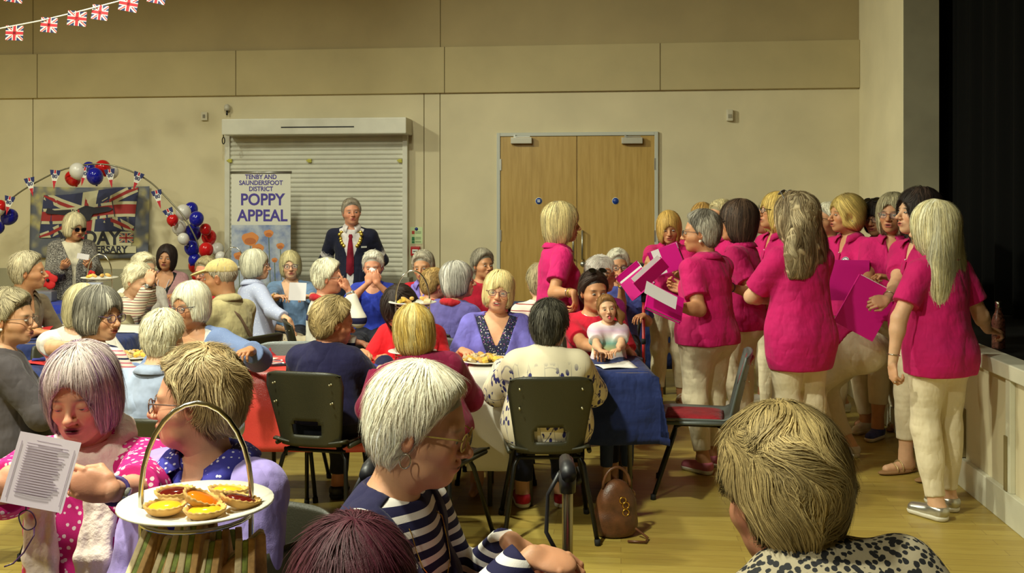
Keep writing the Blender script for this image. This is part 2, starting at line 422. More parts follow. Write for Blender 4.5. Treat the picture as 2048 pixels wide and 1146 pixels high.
def hair_prims(o):
    st = o['hair']; t = o.get('ht', .018)*.8; L = o.get('hl', .11); bang = o.get('bang', True); P = []
    fz = bang if isinstance(bang, float) else .027 if bang else .066; pt = o.get('part', 0.0)
    base = ell((0, -.016, .034), (.076+t, .096+t, .084+t*1.15), k=.01)
    if st == 'thin':
        P = [ell((0, -.014, .030), (.079, .098, .087), k=.01), half((0, .045, .04), (0, .74, -.67), .01), half((0, 0, -.08), (0, 0, -1), .01)]
        P.append(ell((0, .12, .07), (.06, .10, .07), k=.02, op='s')); return P
    if st == 'short':
        P = [ell((0, -.014, .040), (.074+t*.8, .094+t*.85, .078+t*1.15), k=.01), ell((0, -.032, -.022), (.066+t*.35, .066+t*.45, .078), k=.045), seg((0, .055, .062), (0, .075, .05), .03+t*.3, k=.03)]
        for s in (-1, 1): P.append(seg((s*.066, .022, .03), (s*.0705, .020, -.022), .014, .007, k=.02))
        P += [ell((0, .122, fz-.075), (.062, .072, .075+(.004 if bang else .012)), k=.010, op='s'), half((0, -.012, -.045), (0, .92, -.55), .02)]
        for s in (-1, 1): P.append(ell((s*.088, .0, -.026), (.022, .022, .028), k=.012, op='s'))
        P.append(half((0, 0, -.098), (0, 0.2, -1), .015)); return P
    if st == 'curly':
        P = [base, ell((0, -.040, -.015), (.074+t*.8, .066+t*.8, .085), k=.03), half((0, -.022, -.045), (0, .90, -.55), .02), ell((0, .122, fz-.075), (.062, .074, .080), k=.010, op='s'), half((0, 0, -.098), (0, 0, -1), .02)]
        for s in (-1, 1): P.append(ell((s*.094, .0, -.020), (.028, .027, .036), k=.012, op='s'))
        return P
    low = ell((0, -.016, -.035), (.080+t*.8, .088+t*.7, min(.125, max(.085, L))), k=.03)
    P = [base, low]
    if st == 'long':
        e = o.get('hw', .105); P.append(ell((0, -.070, -.06-L*.40), (e, o.get('hd', .048), L*.62), k=.04))
        for s in (-1, 1): P.append(ell((s*e*.55, -.055, -.05-L*.45), (e*.5, .045, L*.5), k=.03))
        if o.get('sidefall'):
            for s in (-1, 1): P.append(ell((s*.075, .005, -.11), (.028, .045, .12), k=.03))
    fw = o.get('fw', .060)+.005
    P.append(ell((pt, .108, -.055+.0), (fw, .088, .055+fz), k=.012, op='s'))
    P.append(ell((0, .085, -.115), (fw+.005, .078, .075), k=.015, op='s'))
    if o.get('earout'):
        for s in (-1, 1): P.append(ell((s*.10, .02, -.03), (.032, .034, .04), k=.015, op='s'))
    P.append(half((0, 0, -L), (0, .25 if st != 'long' else 0, -1), .015))
    return P
def hair_cols(V, o, seed):
    base = lin(o['hair_col']); x, y, z = V.T; ph = np.arctan2(x, y+.02)
    w1 = waves(seed, 5, (60, 170), (1, 1, .15 if o['hair'] in ('bob', 'long') else .6))(x, y, z)
    w2 = waves(seed+5, 5, (16, 40), (1, 1, .3))(x, y, z)
    f = 1+.34*w1+.26*w2; c = base[None]*np.clip(f, .45, 1.6)[:, None]
    if 'streak' in o:
        m = np.clip(waves(seed+9, 5, (70, 190), (1, 1, .08))(x, y, z)*2.4+o.get('streak_amt', .1), 0, 1)[:, None]; c = c*(1-m)+lin(o['streak'])*m*np.clip(f, .6, 1.4)[:, None]
    if 'roots' in o:
        m = np.clip((.045-np.sqrt(x*x*1.2+(y-.01)**2*.5+(z-.13)**2))*22, 0, 1)[:, None]*.8; c = c*(1-m)+lin(o['roots'])*m
    return np.clip(c, 0, 1)
def build_hair(o, h, seed, nstr):
    if o['hair'] in (None, 'bald'): return None
    P = hair_prims(o); amp = .0034; cu = o.get('curl', 0)
    if o['hair'] == 'curly': cu = max(cu, .006)
    wv = waves(seed+2, 7, (110, 240), (1, 1, .25)); wc = waves(seed+3, 8, (70, 170)); wb = waves(seed+4, 5, (20, 40))
    def disp(x, y, z): return (amp*wv(x, y, z) if cu < .004 else 0)+cu*wc(x, y, z)+.0042*wb(x, y, z)
    V, Q = surfnet(P, h, disp)
    if len(V) == 0: return None
    C = hair_cols(V, o, seed)
    # strands lying on the surface
    r = np.random.RandomState(seed); n = nstr
    if n:
        i = r.randint(0, len(V), n); p = V[i].copy(); 
        K = np.array([o.get('crx', 0.0), -.025, .135]); steps = 7
        ln = o.get('sl', .055 if o['hair'] in ('short', 'curly', 'thin') else .14)*r.uniform(.5, 1.3, n); off0 = r.uniform(.0006, .0045, n); lift = o.get('lift', .006)*r.uniform(0, 1, n)**2+np.where(r.random_sample(n) < .05, .010, 0); off = off0
        base_c = C[i]*r.uniform(.72, 1.35, n)[:, None]+r.uniform(0, .016, n)[:, None]*np.array([1, .85, .7]); pts = [p]; alive = np.ones(n, bool)
        cw = [waves(seed+20+j, 4, (50, 90)) for j in range(3)]
        sk_ = [ell((0, -.012, .030), (.077, .096, .087), k=.01), ell((0, .018, -.030), (.063, .073, .083), k=.035), seg((0, -.02, -.06), (0, -.03, -.16), .055, k=.02)]
        left = np.zeros(n)
        ov = o.get('ov', .016)*r.uniform(.2, 1.2, n)
        for s in range(steps):
            off = off0+lift*((s+1)/steps)**1.3
            g = grad(P, p); fl = unit_rows(p-K)*.8+np.array([0, 0, -1.0])*(1 if o['hair'] in ('bob', 'long') else .35)
            if o.get('back'): fl = fl+np.array([0, -1.2, 0])
            if 'sweep' in o: fl = fl+np.array([o['sweep'], 0, 0])
            fl = fl+.10*r.normal(size=(n, 3))
            ca = .25 if cu < .004 else 1.3
            fl = fl+ca*np.stack([c_(p[:, 0], p[:, 1], p[:, 2]) for c_ in cw], 1)
            d = fl-g*(fl*g).sum(1, keepdims=True); d = unit_rows(d)
            q = p+d*(ln/steps)[:, None]; f = field(P, q); g2 = grad(P, q)
            q2 = q-g2*(f-off)[:, None]; out = np.abs(f-off) > .009
            fs_ = field(sk_, q); q3 = q-grad(sk_, q)*np.minimum(fs_-off-.001, .004)[:, None]; q2 = np.where(out[:, None], q3, q2)
            left = left+np.where(out, ln/steps, 0); alive &= ~(left > ov); p = np.where(alive[:, None], q2, p+d*.0004); pts.append(p)
        pts = np.stack(pts, 1); g = grad(P, pts.reshape(-1, 3)).reshape(pts.shape)
        tg = np.diff(pts, axis=1); tg = np.concatenate([tg, tg[:, -1:]], 1); sd = np.cross(tg, g); sd /= np.linalg.norm(sd, axis=2, keepdims=True)+1e-9
        wd = o.get('sw', {0: .0022, 1: .0020, 2: .0016, 3: .0009}[o.get('detail', 1)])*np.array([.8, 1, 1, 1, .9, .7, .45, .1])[None, :, None]*r.uniform(.6, 1.3, n)[:, None, None]
        a = pts+sd*wd; b = pts-sd*wd; SV = np.stack([a, b], 2).reshape(-1, 3); m = pts.shape[1]
        base = (np.arange(n)*m*2)[:, None]+(np.arange(m-1)*2)[None]
        SQ = np.stack([base, base+1, base+3, base+2], 2).reshape(-1, 4)+len(V)
        V = np.concatenate([V, SV]); Q = np.concatenate([Q, SQ]); C = np.concatenate([C, np.repeat(base_c, m*2, 0)])
    return V, Q, np.clip(C, 0, 1)
def unit_rows(a): return a/(np.linalg.norm(a, axis=1, keepdims=True)+1e-9)
def hand_prims(t, curl, thumb=.5, point=False, spread=0.0):
    P = [seg((0, -.08, 0), (0, .0, 0), .027, .0225, k=.01), ell((0, .044, 0), (.038, .054, .0155), k=.02),
         seg((t*.022, .020, -.004), (t*.026, .055, -.006), .014, .012, k=.012)]
    for j, (x, y, L) in enumerate(((.029, .086, .071), (.010, .092, .079), (-.010, .088, .073), (-.028, .078, .057))):
        cc = curl*(1+.12*j); 
        if point and j == 0: cc = .12
        a = 0; p = np.array([t*x, y-.012, 0.]); sx = t*x*(.35+spread)*3
        for f, ang, r0 in ((.42, .75, .0089), (.31, 1.05, .0080), (.27, .7, .0070)):
            a += cc*ang; d = np.array([sx*.35, cos(a), -sin(a)]); d /= np.linalg.norm(d); q = p+d*(L+.012 if f == .42 else L)*f
            P.append(seg(p, q, r0, r0*.88, k=.0035)); p = q
    a = np.array([t*.026, .018, -.004]); b = a+np.array([t*.026*(1-.4*thumb), .028, -.008-.014*thumb]); c = b+np.array([t*.010*(1-2.2*thumb), .030, -.008*thumb-.004])
    P += [seg(a, b, .0135, .0105, k=.008), seg(b, c, .0102, .0078, k=.004)]
    return P
def eye_mesh():
    key = 'eye'
    if key in bpy.data.meshes: return bpy.data.meshes[key]
    mb = MB(); vs = []; n = 14; m = 12; V = [(0, 1, 0)]; F = []
    for i in range(1, m):
        th = pi*(i/m)**1.3
        for j in range(n): V.append((sin(th)*cos(2*pi*j/n), cos(th), sin(th)*sin(2*pi*j/n)))
    V.append((0, -1, 0)); F3 = []
    Vn = np.array(V); Q = []
    for j in range(n): Q.append((0, 1+j, 1+(j+1) % n, 0))
    for i in range(m-2):
        for j in range(n): a = 1+i*n; Q.append((a+j, a+n+j, a+n+(j+1) % n, a+(j+1) % n))
    me = bpy.data.meshes.new(key); me.from_pydata(V, [], [tuple(dict.fromkeys(q)) for q in Q])
    c = me.color_attributes.new('Col', 'FLOAT_COLOR', 'POINT')
    rr = np.sqrt(Vn[:, 0]**2+Vn[:, 2]**2); C = np.ones((len(V), 4)); C[:, :3] = (.40, .36, .32)
    C[(rr < .56) & (Vn[:, 1] > 0), :3] = (.05, .06, .06); C[(rr < .26) & (Vn[:, 1] > 0), :3] = (.005, .005, .005)
    c.data.foreach_set('color', C.astype(np.float32).ravel()); me.polygons.foreach_set('use_smooth', [True]*len(me.polygons)); me.materials.append(EYEM); me.update(); return me
METAL = mat('polished_metal', (190, 188, 180), .22, metal=1)
GOLD = mat('gold', (215, 170, 70), .25, metal=1)
def glasses_mesh(col, sun=False, r=.0016, rim=(.0225, .0175), thick=1):
    mb = MB(); zc = -.004
    for s in (-1, 1):
        pts = []
        for i in range(22):
            a = 2*pi*i/22; x = s*.032+rim[0]*np.sign(cos(a))*abs(cos(a))**.8; z = zc+rim[1]*np.sign(sin(a))*abs(sin(a))**.85
            pts.append((x, .103-.10*max(0, abs(x)-.03), z))
        mb.cur = 0; mb.tube(pts, r*thick, 6, closed=True)
        if sun: mb.cur = 1; mb.add([(p[0], p[1], p[2]) for p in pts], [list(range(22))])
        else: mb.cur = 2; mb.add([(p[0], p[1]-.0005, p[2]) for p in pts], [list(range(22))])
        mb.cur = 0; mb.tube([(s*.0535, .101, .004), (s*.066, .085, .006), (s*.080, .03, .003), (s*.083, -.012, -.002), (s*.080, -.022, -.016)], r*1.1*thick, 6)
    mb.tube([(-.0105, .103, .001), (0, .108, .004), (.0105, .103, .001)], r, 6)
    return mb.mesh('glasses', [mat('frame_%d_%d_%d' % col, col, .3), mat('dark_lens', (12, 10, 8), .08, spec=.8), mat('clear_lens', (255, 255, 255), .02, spec=.6, alpha=.10)])

def person(label, px, py, s, pose='sit', yaw=180, head=(0, 0, 0), lean=0, side=0, twist=0, k=None, fat=1.0, group=None, chair=True,
           arms=None, top=None, over=None, bottom=None, shoes=None, skin='fair', detail=1, hair_col=(200, 195, 185), seed=None,
           glasses=None, gpos=0, extras=(), child=False, legs=None, sex='f', seatz=.45, stance=.0, chair_yaw=None, hs=1.0, zp=None, pel=None, bust=1.0, belly=1.0, **o):
    seed = seed if seed is not None else int(px*7+py) % 9973
    o['hair_col'] = hair_col; o['skin'] = SK[skin] if isinstance(skin, str) else skin; o['male'] = sex == 'm'
    hy, hp, hr = head; ztop = CAMH-(py-HORIZ)/s; cL = cos(radians(lean)); 
    up0 = .11 if pose == 'sit' else .90; z0 = seatz if pose == 'sit' else 0
    hk = 1.22 if child else (1.11 if pose != 'sit' else 1.05) if detail < 3 else 1.0; hk *= hs; fat = fat*1.06 if detail < 3 else fat
    PV = .488-o.get('nsh', 0); HO = .122
    hc = HO*cos(radians(hp)*.8)*hk+.131*hk
    hc *= 1.0; tz = 1.0
    if pose == 'sit' and k is None and not child:
        k = .96; seatz -= .02; z0 = seatz; tz = (ztop-z0-up0*k-hc*k)/(PV*cL*k)
        if tz < .72: k *= .93; tz = (ztop-z0-up0*k-hc*k)/(PV*cL*k); tz = max(tz, .70)
        if tz > 1.08: k = (ztop-z0)/(up0+PV*1.08*cL+hc); tz = 1.08
    if k is None: k = (ztop-z0)/(up0+PV*cL+hc)
    P0 = np.array([0, 0, zp if zp else z0+up0*k])
    Rt = Ry(side)@Rx(-lean)@Rz(twist); T = lambda x, y, z: P0+Rt@(np.array([x, y, z*tz])*k)
    Rh = Rz(hy)@Ry(hr)@Rx(-hp); hsc = k*hk
    HC = T(0, .0, PV)+Rh@np.array([0, .024, HO])*hsc
    Hd = lambda v: HC+Rh@(np.asarray(v, float)*hsc)
    RZ = Rz(yaw); hw = np.array(W(px, py, s)); base = hw[:2]-(RZ@np.array([HC[0], HC[1], 0]))[:2]
    if pel: base = np.array(W(*pel))[:2]
    root = empty('person', (base[0], base[1], 0), radians(yaw), label, 'child' if child else 'person', group)
    toL = lambda v: RZ.T@(np.array(v)-np.array([base[0], base[1], 0]))
    m = sex == 'm'; f = fat; sw = .172 if m else (.152 if not child else .14)
    hC, hB = {0: (.014, .011), 1: (.0105, .009), 2: (.007, .006), 3: (.0055, .0045)}[detail]
    hH = {0: .0055, 1: .0045, 2: .0034, 3: .0022}[detail]
    # -------- skeleton
    sh = {'R': T(sw, -.005, .392), 'L': T(-sw, -.005, .392)}
    hip = {'R': P0+np.array([.085, 0, -.03])*k, 'L': P0+np.array([-.085, 0, -.03])*k}
    ft = {}; kn = {}
    for S, sg in (('R', 1), ('L', -1)):
        if legs and S in legs: kn[S] = np.array(legs[S][0])*k; ft[S] = np.array(legs[S][1])
        elif pose == 'sit': kn[S] = np.array([sg*.10*k, .43*k, seatz+.065]); ft[S] = np.array([sg*.11*k, .42*k, .085])
        else: kn[S] = np.array([sg*(.088)*k, .015, .47*k]); ft[S] = np.array([sg*(.095+stance)*k, -.02+(.04*sg if not stance else 0), .085])
    arms = arms or {}; el = {}; wr = {}; hand = {}
    for S, sg in (('R', 1), ('L', -1)):
        a = arms.get(S, arms.get('B', 'lap' if pose == 'sit' else 'down')); opt = {}
        if isinstance(a, tuple) and isinstance(a[-1], dict): a, opt = a
        pre = {'lap': ((sg*.10, .30, P0[2]/k+.08), (-sg*.35, .9, -.2), (0, .2, 1), .6), 'down': ((sg*.235, .03, P0[2]/k-.06), (sg*.02, .12, -1), (sg, 0, 0.1), .45),
               'table': ((sg*.20, .36, .82/k), (-sg*.5, .8, -.05), (0, .1, 1), .5), 'chin': ((sg*.09, .20, P0[2]/k+.45), (-sg*.3, -.2, 1), (sg*.2, .8, .3), 1.0),
               'fold': ((-sg*.08, .20, P0[2]/k+.20), (-sg, .05, .15), (0, 1, .3), .4), 'hold': ((sg*.12, .33, P0[2]/k+.22), (-sg*.25, .8, .35), (sg*.6, 0, -.8), .9),
               'back': ((sg*.07, -.14, P0[2]/k+.02), (-sg*.7, -.1, -.7), (0, -1, 0), .5), 'hips': ((sg*.12, .18, P0[2]/k+.12), (-sg, .3, 0), (0, .8, .6), .7)}
        if isinstance(a, str): t, hd, hn, cu = pre[a]; t = np.array(t)*k; t = t if a not in () else t
        elif a[0] == 'w': t = toL(W(*a[1:4])); hd, hn, cu = (0, 1, 0), (0, 0, 1), .6
        else: t = np.array(a[1:4], float); hd, hn, cu = (0, 1, 0), (0, 0, 1), .6
        if isinstance(a, str) and a == 'table': t[2] = .80
        if lean > 8 and isinstance(a, str) and a in ('chin', 'fold', 'hold', 'hips'): t = P0+Rt@(t-P0)
        if 'wd' in opt: hd = RZ.T@np.array(opt['wd'], float)
        if 'wn' in opt: hn = RZ.T@np.array(opt['wn'], float)
        if 'wh' in opt: opt['hint'] = RZ.T@np.array(opt['wh'], float)
        hd = opt.get('d', hd); hn = opt.get('n', hn); cu = opt.get('curl', cu)
        U, Fo = .275*k, .24*k; d = t-sh[S]; D = np.linalg.norm(d)
        if D > (U+Fo)*.985: t = sh[S]+d/D*(U+Fo)*.985; d = t-sh[S]; D = np.linalg.norm(d)
        D = max(D, .12); ca = np.clip((U*U+D*D-Fo*Fo)/(2*U*D), -1, 1); hint = np.array(opt.get('hint', (sg*.45, -.5, -1.)), float)
        dn = d/np.linalg.norm(d); hint = unit(hint-dn*(hint@dn)); el[S] = sh[S]+dn*U*ca+hint*U*sqrt(max(0, 1-ca*ca)); wr[S] = t
        hand[S] = (unit(hd), unit(hn), cu, opt)
    nb, nt = T(0, -.012, .44), Hd((0, -.026, -.06)); nr = (.060 if m else .051)*k
    # -------- the body: one skin surface (torso, limbs, neck, head, hands and feet grown together)
    def torso(off=0.0, hem=-.14, flare=0.0, sw_=0):
        q = [ell(T(0, 0, .0), (.160*k*f, .120*k*f, .13*k), Rt, k=.05, off=off+flare), ell(T(0, .0, .15), (.138*k*f, .108*k*f*belly, .16*k), Rt, k=.07, off=off+flare*.5),
             ell(T(0, -.005, .30), ((.155 if m else .148)*k*(.4+.6*f), .108*k*(.4+.6*f), .155*k), Rt, k=.05, off=off),
             seg(T(0, -.012, .400), T(-sw*.95, -.008, .385), .056*k, .046*k, k=.05, off=off), seg(T(0, -.012, .400), T(sw*.95, -.008, .385), .056*k, .046*k, k=.05, off=off), seg(T(-.03, -.02, .435), T(-.12, -.012, .402), .042*k, .036*k, k=.04, off=off*.7), seg(T(.03, -.02, .435), T(.12, -.012, .402), .042*k, .036*k, k=.04, off=off*.7)]
        if belly > 1: q.append(ell(T(0, .05*k, .10), (.12*k*f, .09*k*belly, .12*k), Rt, k=.06, off=off))
        if not m and not child:
            for sg in (-1, 1): q.append(ell(T(sg*.068, .082, .262), (.062*k*bust, .052*k*bust, .060*k*bust), Rt, k=.04, off=off))
        if pose != 'sit':
            for sg in (-1, 1): q.append(ell(P0+np.array([sg*.075, -.052 if lean < 30 else -.10, -.06 if lean < 30 else 0])*k, (.092*k*f, .088*k*f, .10*k) if lean < 30 else (.11*k*f, .13*k*f, .125*k), k=.05, off=off))
        return q
    def legp(S, off=0.0, end=1.0, wide=0.0):
        a, b, c = hip[S], kn[S], ft[S]; q = [seg(a, b, .086*k*f, .057*k*(.6+.4*f), k=.05, off=off)]
        if end > 0.5: e = b+(c-b)*min(1, (end-.5)*2); q += [seg(b, e, .055*k*(.6+.4*f), (.055-.02*(end-.5)*2)*k, k=.03, off=off+wide, cut=[(e, unit(e-b))]), ell(b+(c-b)*.32+np.array([0, -.018*k, 0]), (.046*k, .045*k, .13*k), k=.05, off=off*.6)]
        return q
    body = torso(0.0)+[seg(nb, nt, nr*1.06, nr, k=.03)]
    for S in 'RL':
        body += legp(S); c = ft[S]; sg = 1 if S == 'R' else -1
        body += [seg(c+[0, -.02, -.040], c+[sg*.02, .125*k, -.055], .034*k, .024*k, k=.02), seg(c+[0, -.03, -.03], c+[0, 0, 0], .033*k, .034*k, k=.02), seg(kn[S]+(c-kn[S])*.9, c+[0, -.005, -.01], .036*k, .036*k, k=.02)]
        body += [seg(sh[S], el[S], .045*k*(.5+.5*f), .037*k*(.5+.5*f), k=.03), seg(el[S], wr[S], .0385*k*(.5+.5*f), .0235*k, k=.02), ell(el[S]+(wr[S]-el[S])*.25, (.036*k,)*3, k=.03)]
    V, Q = surfnet(body, hB*1.6 if detail < 3 else .008); C = np.tile(lin(o['skin']), (len(V), 1)); VV = [V]; QQ = [Q]; CC = [C]; nv = len(V)
    o['fine'] = detail >= 3; o['detail'] = detail
    inv = lambda p: Rh.T@((p-HC)/hsc); hp_ = head_prims(o)+[seg(inv(nb), inv(nt), nr*1.06/hsc, nr/hsc, k=.03)]
    V, Q = surfnet(hp_, hH/hsc*k, lo=(-.12, -.14, -.165), hi=(.12, .14, .13)); keep = None
    C = paint_head(V, o); V = HC+(V*hsc)@Rh.T; VV.append(V); QQ.append(Q+nv); CC.append(C); nv += len(V)
    hM = {}
    for S, sg in (('R', 1), ('L', -1)):
        hd, hn, cu, opt = hand[S]; y = hd; zz = unit(hn-y*(hn@y)); x = np.cross(y, zz); Rm = np.stack([x, y, zz], 1); hsz = (1.05 if m else .96)*k*(1.1 if child else 1)
        fo = (Rm.T@(el[S]-wr[S]))/hsz; fo = unit(fo)*.09; 
        pr = hand_prims(-sg, cu, opt.get('thumb', .6), opt.get('point', False), opt.get('spread', 0)); pr[0] = seg(fo, (0, 0, 0), .0265, .0225, k=.012)
        V, Q = surfnet(pr, {0: .0045, 1: .0038, 2: .003, 3: .0020}[detail]); hM[S] = (Rm, wr[S], hsz)
        V = wr[S]+(V*hsz)@Rm.T; c0 = lin(o['skin'])*np.array([1, .93, .9]); C = np.tile(c0, (len(V), 1))
        VV.append(V); QQ.append(Q+nv); CC.append(C); nv += len(V)
    link('body', np_mesh('body', np.concatenate(VV), np.concatenate(QQ), cols=np.concatenate(CC), mats=[SKIN]), root)
    # -------- eyes, hair, glasses
    if not o.get('noeye'):
        em = eye_mesh()
        for sg in (-1, 1):
            e = link('eye', em, root); r_ = (.0127, .0127, .0127) if o['fine'] else (.0118, .008, .0058)
            p = Hd((sg*.031, .0765 if o['fine'] else .0845, -.004)); ly = o.get('look', 0)
            e.matrix_local = Matrix.Translation(p)@Matrix((Rh@Rz(ly)).tolist()).to_4x4()@Matrix.Diagonal((*[a*hsc for a in r_], 1))
    hr_ = build_hair(o, hH*1.15, seed, o.get('ns', {0: 900, 1: 2200, 2: 4500, 3: 20000}[detail]))
    if hr_:
        V, Q, C = hr_; link('hair', np_mesh('hair', HC+(V*hsc)@Rh.T, Q, cols=C, mats=[HAIRM]), root)
    HM = Matrix.Translation(HC)@Matrix(Rh.tolist()).to_4x4()@Matrix.Diagonal((hsc, hsc, hsc, 1))
    if glasses:
        col, sun = glasses if isinstance(glasses[0], tuple) else (glasses, False)
        g = link('sunglasses' if sun else 'glasses', glasses_mesh(col, sun, r=.0019 if detail < 2 else .0016, thick=o.get('gth', 1)), root)
        if gpos: g.matrix_local = HM@Matrix.Translation((0, -.02, .058))@Matrix.Rotation(radians(50), 4, 'X')@Matrix.Scale(1.05, 4)
        else: g.matrix_local = HM
    # -------- clothes
    def sleeves(S, frac, off, loose=0.0):
        if frac <= 0: return []
        a, b, c = sh[S], el[S], wr[S]; ro = .5+.5*f
        if frac <= 1: e = a+(b-a)*frac; return [seg(a, b, .047*k*ro, .044*k*ro, k=.03, off=off+loose, cut=[(e, unit(b-a))])]
        e = b+(c-b)*(frac-1); return [seg(a, b, .046*k*ro, .040*k*ro, k=.03, off=off+loose*.5), seg(b, c, .041*k*ro, .028*k*ro, k=.025, off=off+loose*.6, cut=[(e, unit(c-b))])]
    def garment(name, g, defoff, is_over=False):
        off = g.get('off', defoff); hem = g.get('hem', -.10 if pose != 'sit' else -.02); q = torso(off, flare=g.get('flare', .006))
        q.append(half(T(0, 0, hem), -Rt[:, 2], .006))
        for S in 'RL': q += sleeves(S, g.get('sl' + S, g.get('sl', .62)), off, g.get('loose', .006))
        if hem < -.05 and pose != 'sit' and lean < 30:
            q = torso(off, flare=g.get('flare', .01))
            q += [ell(P0+np.array([0, -.005, -.10])*k, (.158*k*f, .122*k*f, .22*k), k=.04, off=off+g.get('flare', .01)), half(T(0, 0, hem), -Rt[:, 2], .006)]
            for S in 'RL': q += sleeves(S, g.get('sl'+S, g.get('sl', .62)), off, g.get('loose', .006))
        nk = g.get('neck', 'crew')
        def wedge(w0, sl_, z0):
            def fn(x, y, z):
                dx = x-P0[0]; dy = y-P0[1]; dz = z-P0[2]; l = [(dx*Rt[0, i]+dy*Rt[1, i]+dz*Rt[2, i])/k for i in range(3)]; l[2] = l[2]/tz
                return np.maximum(np.maximum(np.abs(l[0])-(w0+sl_*np.maximum(l[2]-z0, 0)), z0-l[2]), .02-l[1])*k
            return Prim(fn, [-9]*3, [9]*3, .008, 's')
        if nk == 'crew': q.append(ell(T(0, .0, .485), (.068*k, .074*k, .045*k), Rt, k=.01, op='s'))
        if nk == 'scoop': q += [ell(T(0, .10, .46), (.085*k, .13*k, .085*k), Rt, k=.01, op='s')]
        if nk == 'wide': q += [ell(T(0, .10, .44), (.095*k, .13*k, .13*k), Rt, k=.01, op='s')]
        if nk == 'V': q += [ell(T(0, .0, .485), (.066*k, .074*k, .045*k), Rt, k=.01, op='s'), wedge(.004, .30, .355)]
        if nk == 'deepV': q += [ell(T(0, .0, .485), (.07*k, .078*k, .045*k), Rt, k=.01, op='s'), wedge(.006, .42, .285)]
        if is_over: ow = g.get('open', .05); q += [wedge(ow*.55, 0, -.5), wedge(ow*.55, .34, .20), ell(T(0, .0, .485), (.070*k, .078*k, .045*k), Rt, k=.01, op='s')]
        wv = waves(seed+31, 7, (14, 34), (1, 1, .5)); wf = waves(seed+33, 6, (36, 80), (.55, .55, 1.3)); am = g.get('fold', .0065)
        V, Q = surfnet(q, hC, lambda x, y, z: am*wv(x, y, z)+am*.45*wf(x, y, z))
        ob = link(name, np_mesh(name, V, Q, mats=[g['m']]), root); g['prims'] = q
        if g.get('label'): ob['label'] = g['label']
        return ob
    if top: garment(top.get('name', 'shirt'), top, .012)
    if over: garment(over.get('name', 'cardigan'), over, .022, True)
    if bottom:
        off = bottom.get('off', .010); end = bottom.get('end', .93); q = [p for p in torso(off)[:2]]
        if pose != 'sit': q += torso(off)[-2:]
        for S in 'RL': q += legp(S, off, end, bottom.get('wide', .004))
        q.append(half(T(0, 0, .16), Rt[:, 2], .01)); wv = waves(seed+41, 7, (18, 45), (.5, .5, 1.5))
        V, Q = surfnet(q, hC, lambda x, y, z: .005*wv(x, y, z)); nm = bottom.get('name', 'trousers'); ob = link(nm, np_mesh(nm, V, Q, mats=[bottom['m']]), root)
    if shoes:
        for S, sg in (('R', 1), ('L', -1)):
            c = ft[S]; dr = np.array([sg*.02, .125*k, -.055])
            if shoes.get('kind') == 'sandal':
                q = [ell((c[0]+sg*.008, c[1]+.05*k, .014), (.046*k, .145*k, .016), k=.01)]; V, Q = surfnet(q, .006); so = link('sandal', np_mesh('sandal', V, Q, mats=[shoes['sole']]), root)
                mb = MB()
                for yy, ww, hh in ((.085, .041, .058), (-.02, .040, .10), (.045, .041, .075)):
                    mb.tube([(c[0]+sg*.008+ww*cos(a), c[1]+yy*k+(.02 if yy < 0 else 0)*sin(a), .018+(hh-.018)*sin(a)) for a in np.linspace(0, pi, 9)], .008, 6, flat=.35)
                mb.obj('strap', shoes['m'], so)
            else:
                q = [seg(c+[0, -.022, -.042], c+dr, .042*k, .033*k, k=.02), seg(c+[0, -.028, -.03], c+[0, .0, -.015], .040*k, k=.02), half((0, 0, c[2]-.010), (0, 0, 1), .01), half((0, 0, .006), (0, 0, -1), .004)]
                V, Q = surfnet(q, min(hC, .007)); so = link('shoe', np_mesh('shoe', V, Q, mats=[shoes['m']]), root)
                q = [seg(c+[0, -.022, -.060], c+dr+[0, 0, -.006], .045*k, .036*k, k=.02), half((0, 0, .028), (0, 0, 1), .004), half((0, 0, .001), (0, 0, -1), .003)]
                V, Q = surfnet(q, min(hC, .007)); link('sole', np_mesh('sole', V, Q, mats=[shoes['sole']]), so)
    info = dict(root=root, T=T, Rt=Rt, Hd=Hd, HM=HM, Rh=Rh, HC=HC, k=k, hsc=hsc, P0=P0, wr=wr, el=el, sh=sh, hM=hM, toL=toL, base=base, yaw=yaw, detail=detail, top=top, over=over, ft=ft, kn=kn, label=label, s=s, nb=nb, nt=nt, nr=nr)
    for e in extras: e(info)
    if pose == 'sit' and chair: CHAIRS.append(dict(p=base.copy(), yaw=yaw if chair_yaw is None else chair_yaw, label=label, s=s))
    return info
CHAIRS = []
# -------- things people wear, each a part of its person
def collar(m, name='collar', r=(.066, .066), h=.036, gap=24, drop=.03, spread=.030):
    def f(i):
        k = i['k']; mb = MB(); n = 26; rows = []
        for j in range(n+1):
            a = radians(gap)+(2*pi-2*radians(gap))*j/n; ff = max(0, cos(a)); x, y = sin(a), cos(a); dz = -drop*ff**2; tip = spread*(1+.5*ff**3)
            rows.append([i['T'](x*r[0]*.93, y*r[1]*.93-.006, .462+h*.5+dz), i['T'](x*r[0], y*r[1]-.006, .462+h+dz), i['T'](x*(r[0]+tip*.8), y*(r[1]+tip*.75)-.006, .470+h*.25+dz), i['T'](x*(r[0]+tip*1.25), y*(r[1]+tip*1.25)-.006, .462-h*.15+dz*1.5)])
        vs = [p for q in rows for p in q]; fs = [(a*4+b, a*4+b+1, a*4+b+5, a*4+b+4) for a in range(n) for b in range(3)]
        mb.add(vs, fs, True); mb.obj(name, m, i['root'], solid=.004)
    return f
def on_cloth(i, x, z, y=.3, over=False):
    q = (i['over'] if over and i['over'] else i['top'])['prims']; P = i['T'](x, y, z); d = -i['Rt'][:, 1]
    for _ in range(60):
        f = field(q, P[None])[0]
        if f < .0015: break
        P = P+d*max(.001, f*.7)
    n = grad(q, P[None])[0]; return P, n
